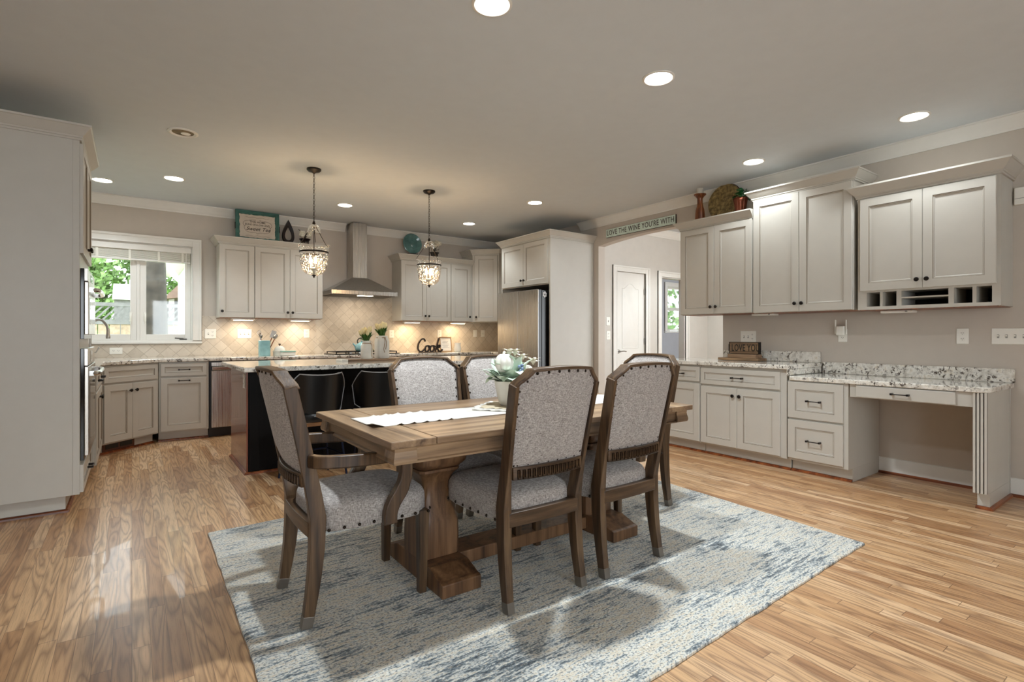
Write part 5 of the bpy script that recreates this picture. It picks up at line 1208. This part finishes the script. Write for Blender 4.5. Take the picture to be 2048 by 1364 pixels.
# ------------------------------------------------------------------ outside the windows
struct(B().box(-30, 40, 7.7, 60, -0.6, -0.5).build('ground', 'grass', None, 0, 0))
def foliage(b, c, r, n, seed, sz=0.12, fl=1.0):
    rn = random.Random(seed)
    for k in range(n):
        v = Vector((rn.gauss(0, 1), rn.gauss(0, 1), rn.gauss(0, 1))).normalized() * (r * rn.uniform(0.55, 1.0))
        p = Vector(c) + Vector((v.x, v.y, v.z * fl)); a_ = Vector((rn.gauss(0, 1), rn.gauss(0, 1), rn.gauss(0, 1))).normalized(); t_ = a_.orthogonal().normalized() * sz * rn.uniform(0.6, 1.2); w_ = a_.cross(t_) * 0.6
        b._add([tuple(p - t_), tuple(p + w_), tuple(p + t_), tuple(p - w_)], [(0, 1, 2, 3)])
def tree(x, y, label, r, h, tr, seed, n, lean=0.0, fork=False):
    o = thing('tree', label, 'tree', (x, y, -0.5), 0, 'trees outside the windows')
    b = B().tube(cr([(0, 0, 0), (lean * 0.3, 0, h * 0.4), (lean, 0, h)], 5), [tr * (1.15 - 0.5 * k / 10) for k in range(11)], 10)
    if fork: b.tube(cr([(lean * 0.35, 0, h * 0.42), (0.45, 0.1, h * 0.62), (0.7, 0.2, h * 1.1)], 5), [tr * (0.7 - 0.3 * k / 10) for k in range(11)], 9).tube(cr([(lean * 0.3, 0, h * 0.6), (-0.9, 0.1, h * 0.75), (-2.2, 0.2, h * 0.86)], 5), [tr * (0.4 - 0.25 * k / 10) for k in range(11)], 8)
    b.build('trunk', 'bark', o, 0, 60)
    b = B(); rn = random.Random(seed + 1)
    for k in range(6): foliage(b, (lean + rn.uniform(-r, r) * 0.7, rn.uniform(-r, r) * 0.4, h + rn.uniform(-0.5, 0.6) * r), r * 0.62, n // 6, seed * 9 + k, 0.11 + r * 0.02)
    f = b.build('crown', 'foliage', o, 0, 0)
tree(0.27, 9.4, 'large forked dark tree trunk right of centre in the sink window', 1.6, 6.8, 0.19, 2, 500, -0.1, True)
tree(-0.9, 26.0, 'leafy green tree filling the left pane of the sink window', 3.4, 3.6, 0.2, 3, 5200)
tree(15.6, 13.0, 'leafy tree beyond the far room window', 2.2, 2.4, 0.16, 6, 1300)
fn = thing('fence', 'weathered board fence with lattice top behind the yard', 'fence', (0, 14.6, -0.2))
b = B()
for k in range(60): b.box(-6 + k * 0.2, -6 + k * 0.2 + 0.185, 0, 0.03, 0.05, 1.62 + 0.0)
b.build('boards', 'fence_wood', fn, 0, 0)
b = B().box(-6, 6, -0.03, 0.05, 1.62, 1.72).box(-6, 6, -0.03, 0.05, 2.02, 2.10)
for k in range(90): b.bar([(-6 + k * 0.13, 0.0, 1.7), (-5.7 + k * 0.13, 0.0, 2.04)], 0.012, 0.035, 0, (0, 1, 0))
b.build('lattice', 'fence_grey', fn, 0, 0)
for x in (-4.2, -1.9, 0.36, 2.7): B().box(x - 0.06, x + 0.06, -0.1, 0.02, 0, 2.3).box(x - 0.075, x + 0.075, -0.115, 0.035, 2.3, 2.36).build('post', 'fence_wood', fn, 0, 0)
sh = thing('shed', 'small white shed roof between the leaves in the left window pane', 'shed', (-0.2, 20.5, -0.5))
B().box(-0.25, 0.3, 0, 0.9, 0, 2.81).build('wall', 'fence_grey', sh, 0, 0)
B().prism([(-0.3, 2.8), (0.4, 2.8), (0.36, 3.28), (-0.26, 3.28)], -0.1, 1.0, 0, 'xz').build('roof', 'siding_white', sh, 0, 0)
gr = thing('neighbor_house', 'white-sided house corner with gutter and downspout at the right of the window', 'house', (0.74, 10.2, -0.5))
B().box(0.1, 3.5, 0.4, 3.8, 0, 3.2).build('wall', 'siding_white', gr, 0, 0)
B().loft([[(-0.25, -0.1, 3.0), (3.6, -0.1, 3.0), (3.6, 4.0, 3.0), (-0.25, 4.0, 3.0)], [(-0.25, -0.1, 3.16), (3.6, -0.1, 3.16), (3.6, 4.0, 3.16), (-0.25, 4.0, 3.16)], [(0.6, 1.0, 4.4), (3.6, 1.0, 4.4), (3.6, 3.2, 4.4), (0.6, 3.2, 4.4)]]).build('eave', 'siding_white', gr, 0, 0)
B().box(-0.35, -0.25, -0.2, 4.0, 3.03, 3.16).box(-0.35, 3.6, -0.2, -0.1, 3.03, 3.16).build('gutter', 'plate_white', gr, 0.01, 0)
B().tube(cr([(-0.28, -0.15, 3.05), (-0.27, -0.12, 2.8), (-0.12, 0.1, 2.6), (0.18, 0.34, 2.35), (0.22, 0.36, 2.0), (0.22, 0.36, 0.1)], 5), 0.045, 8).build('downspout', 'plate_white', gr)
g2 = thing('porch', 'brown-roofed porch beyond the fence in the right window pane', 'porch', (1.35, 16.5, -0.5))
B().prism([(-0.72, 2.6), (1.6, 2.95), (1.6, 3.5), (-0.1, 3.3)], -0.5, 2.5, 0, 'xz').build('roof', 'roof_brown', g2, 0, 0)
for x in (-0.5, 0.3, 1.2): B().box(x - 0.06, x + 0.06, 0, 0.12, 0, 2.8).build('post', 'siding_white', g2, 0, 0)
B().box(-0.6, 1.6, 1.0, 2.4, 0, 2.7).build('wall', 'bark', g2, 0, 0)
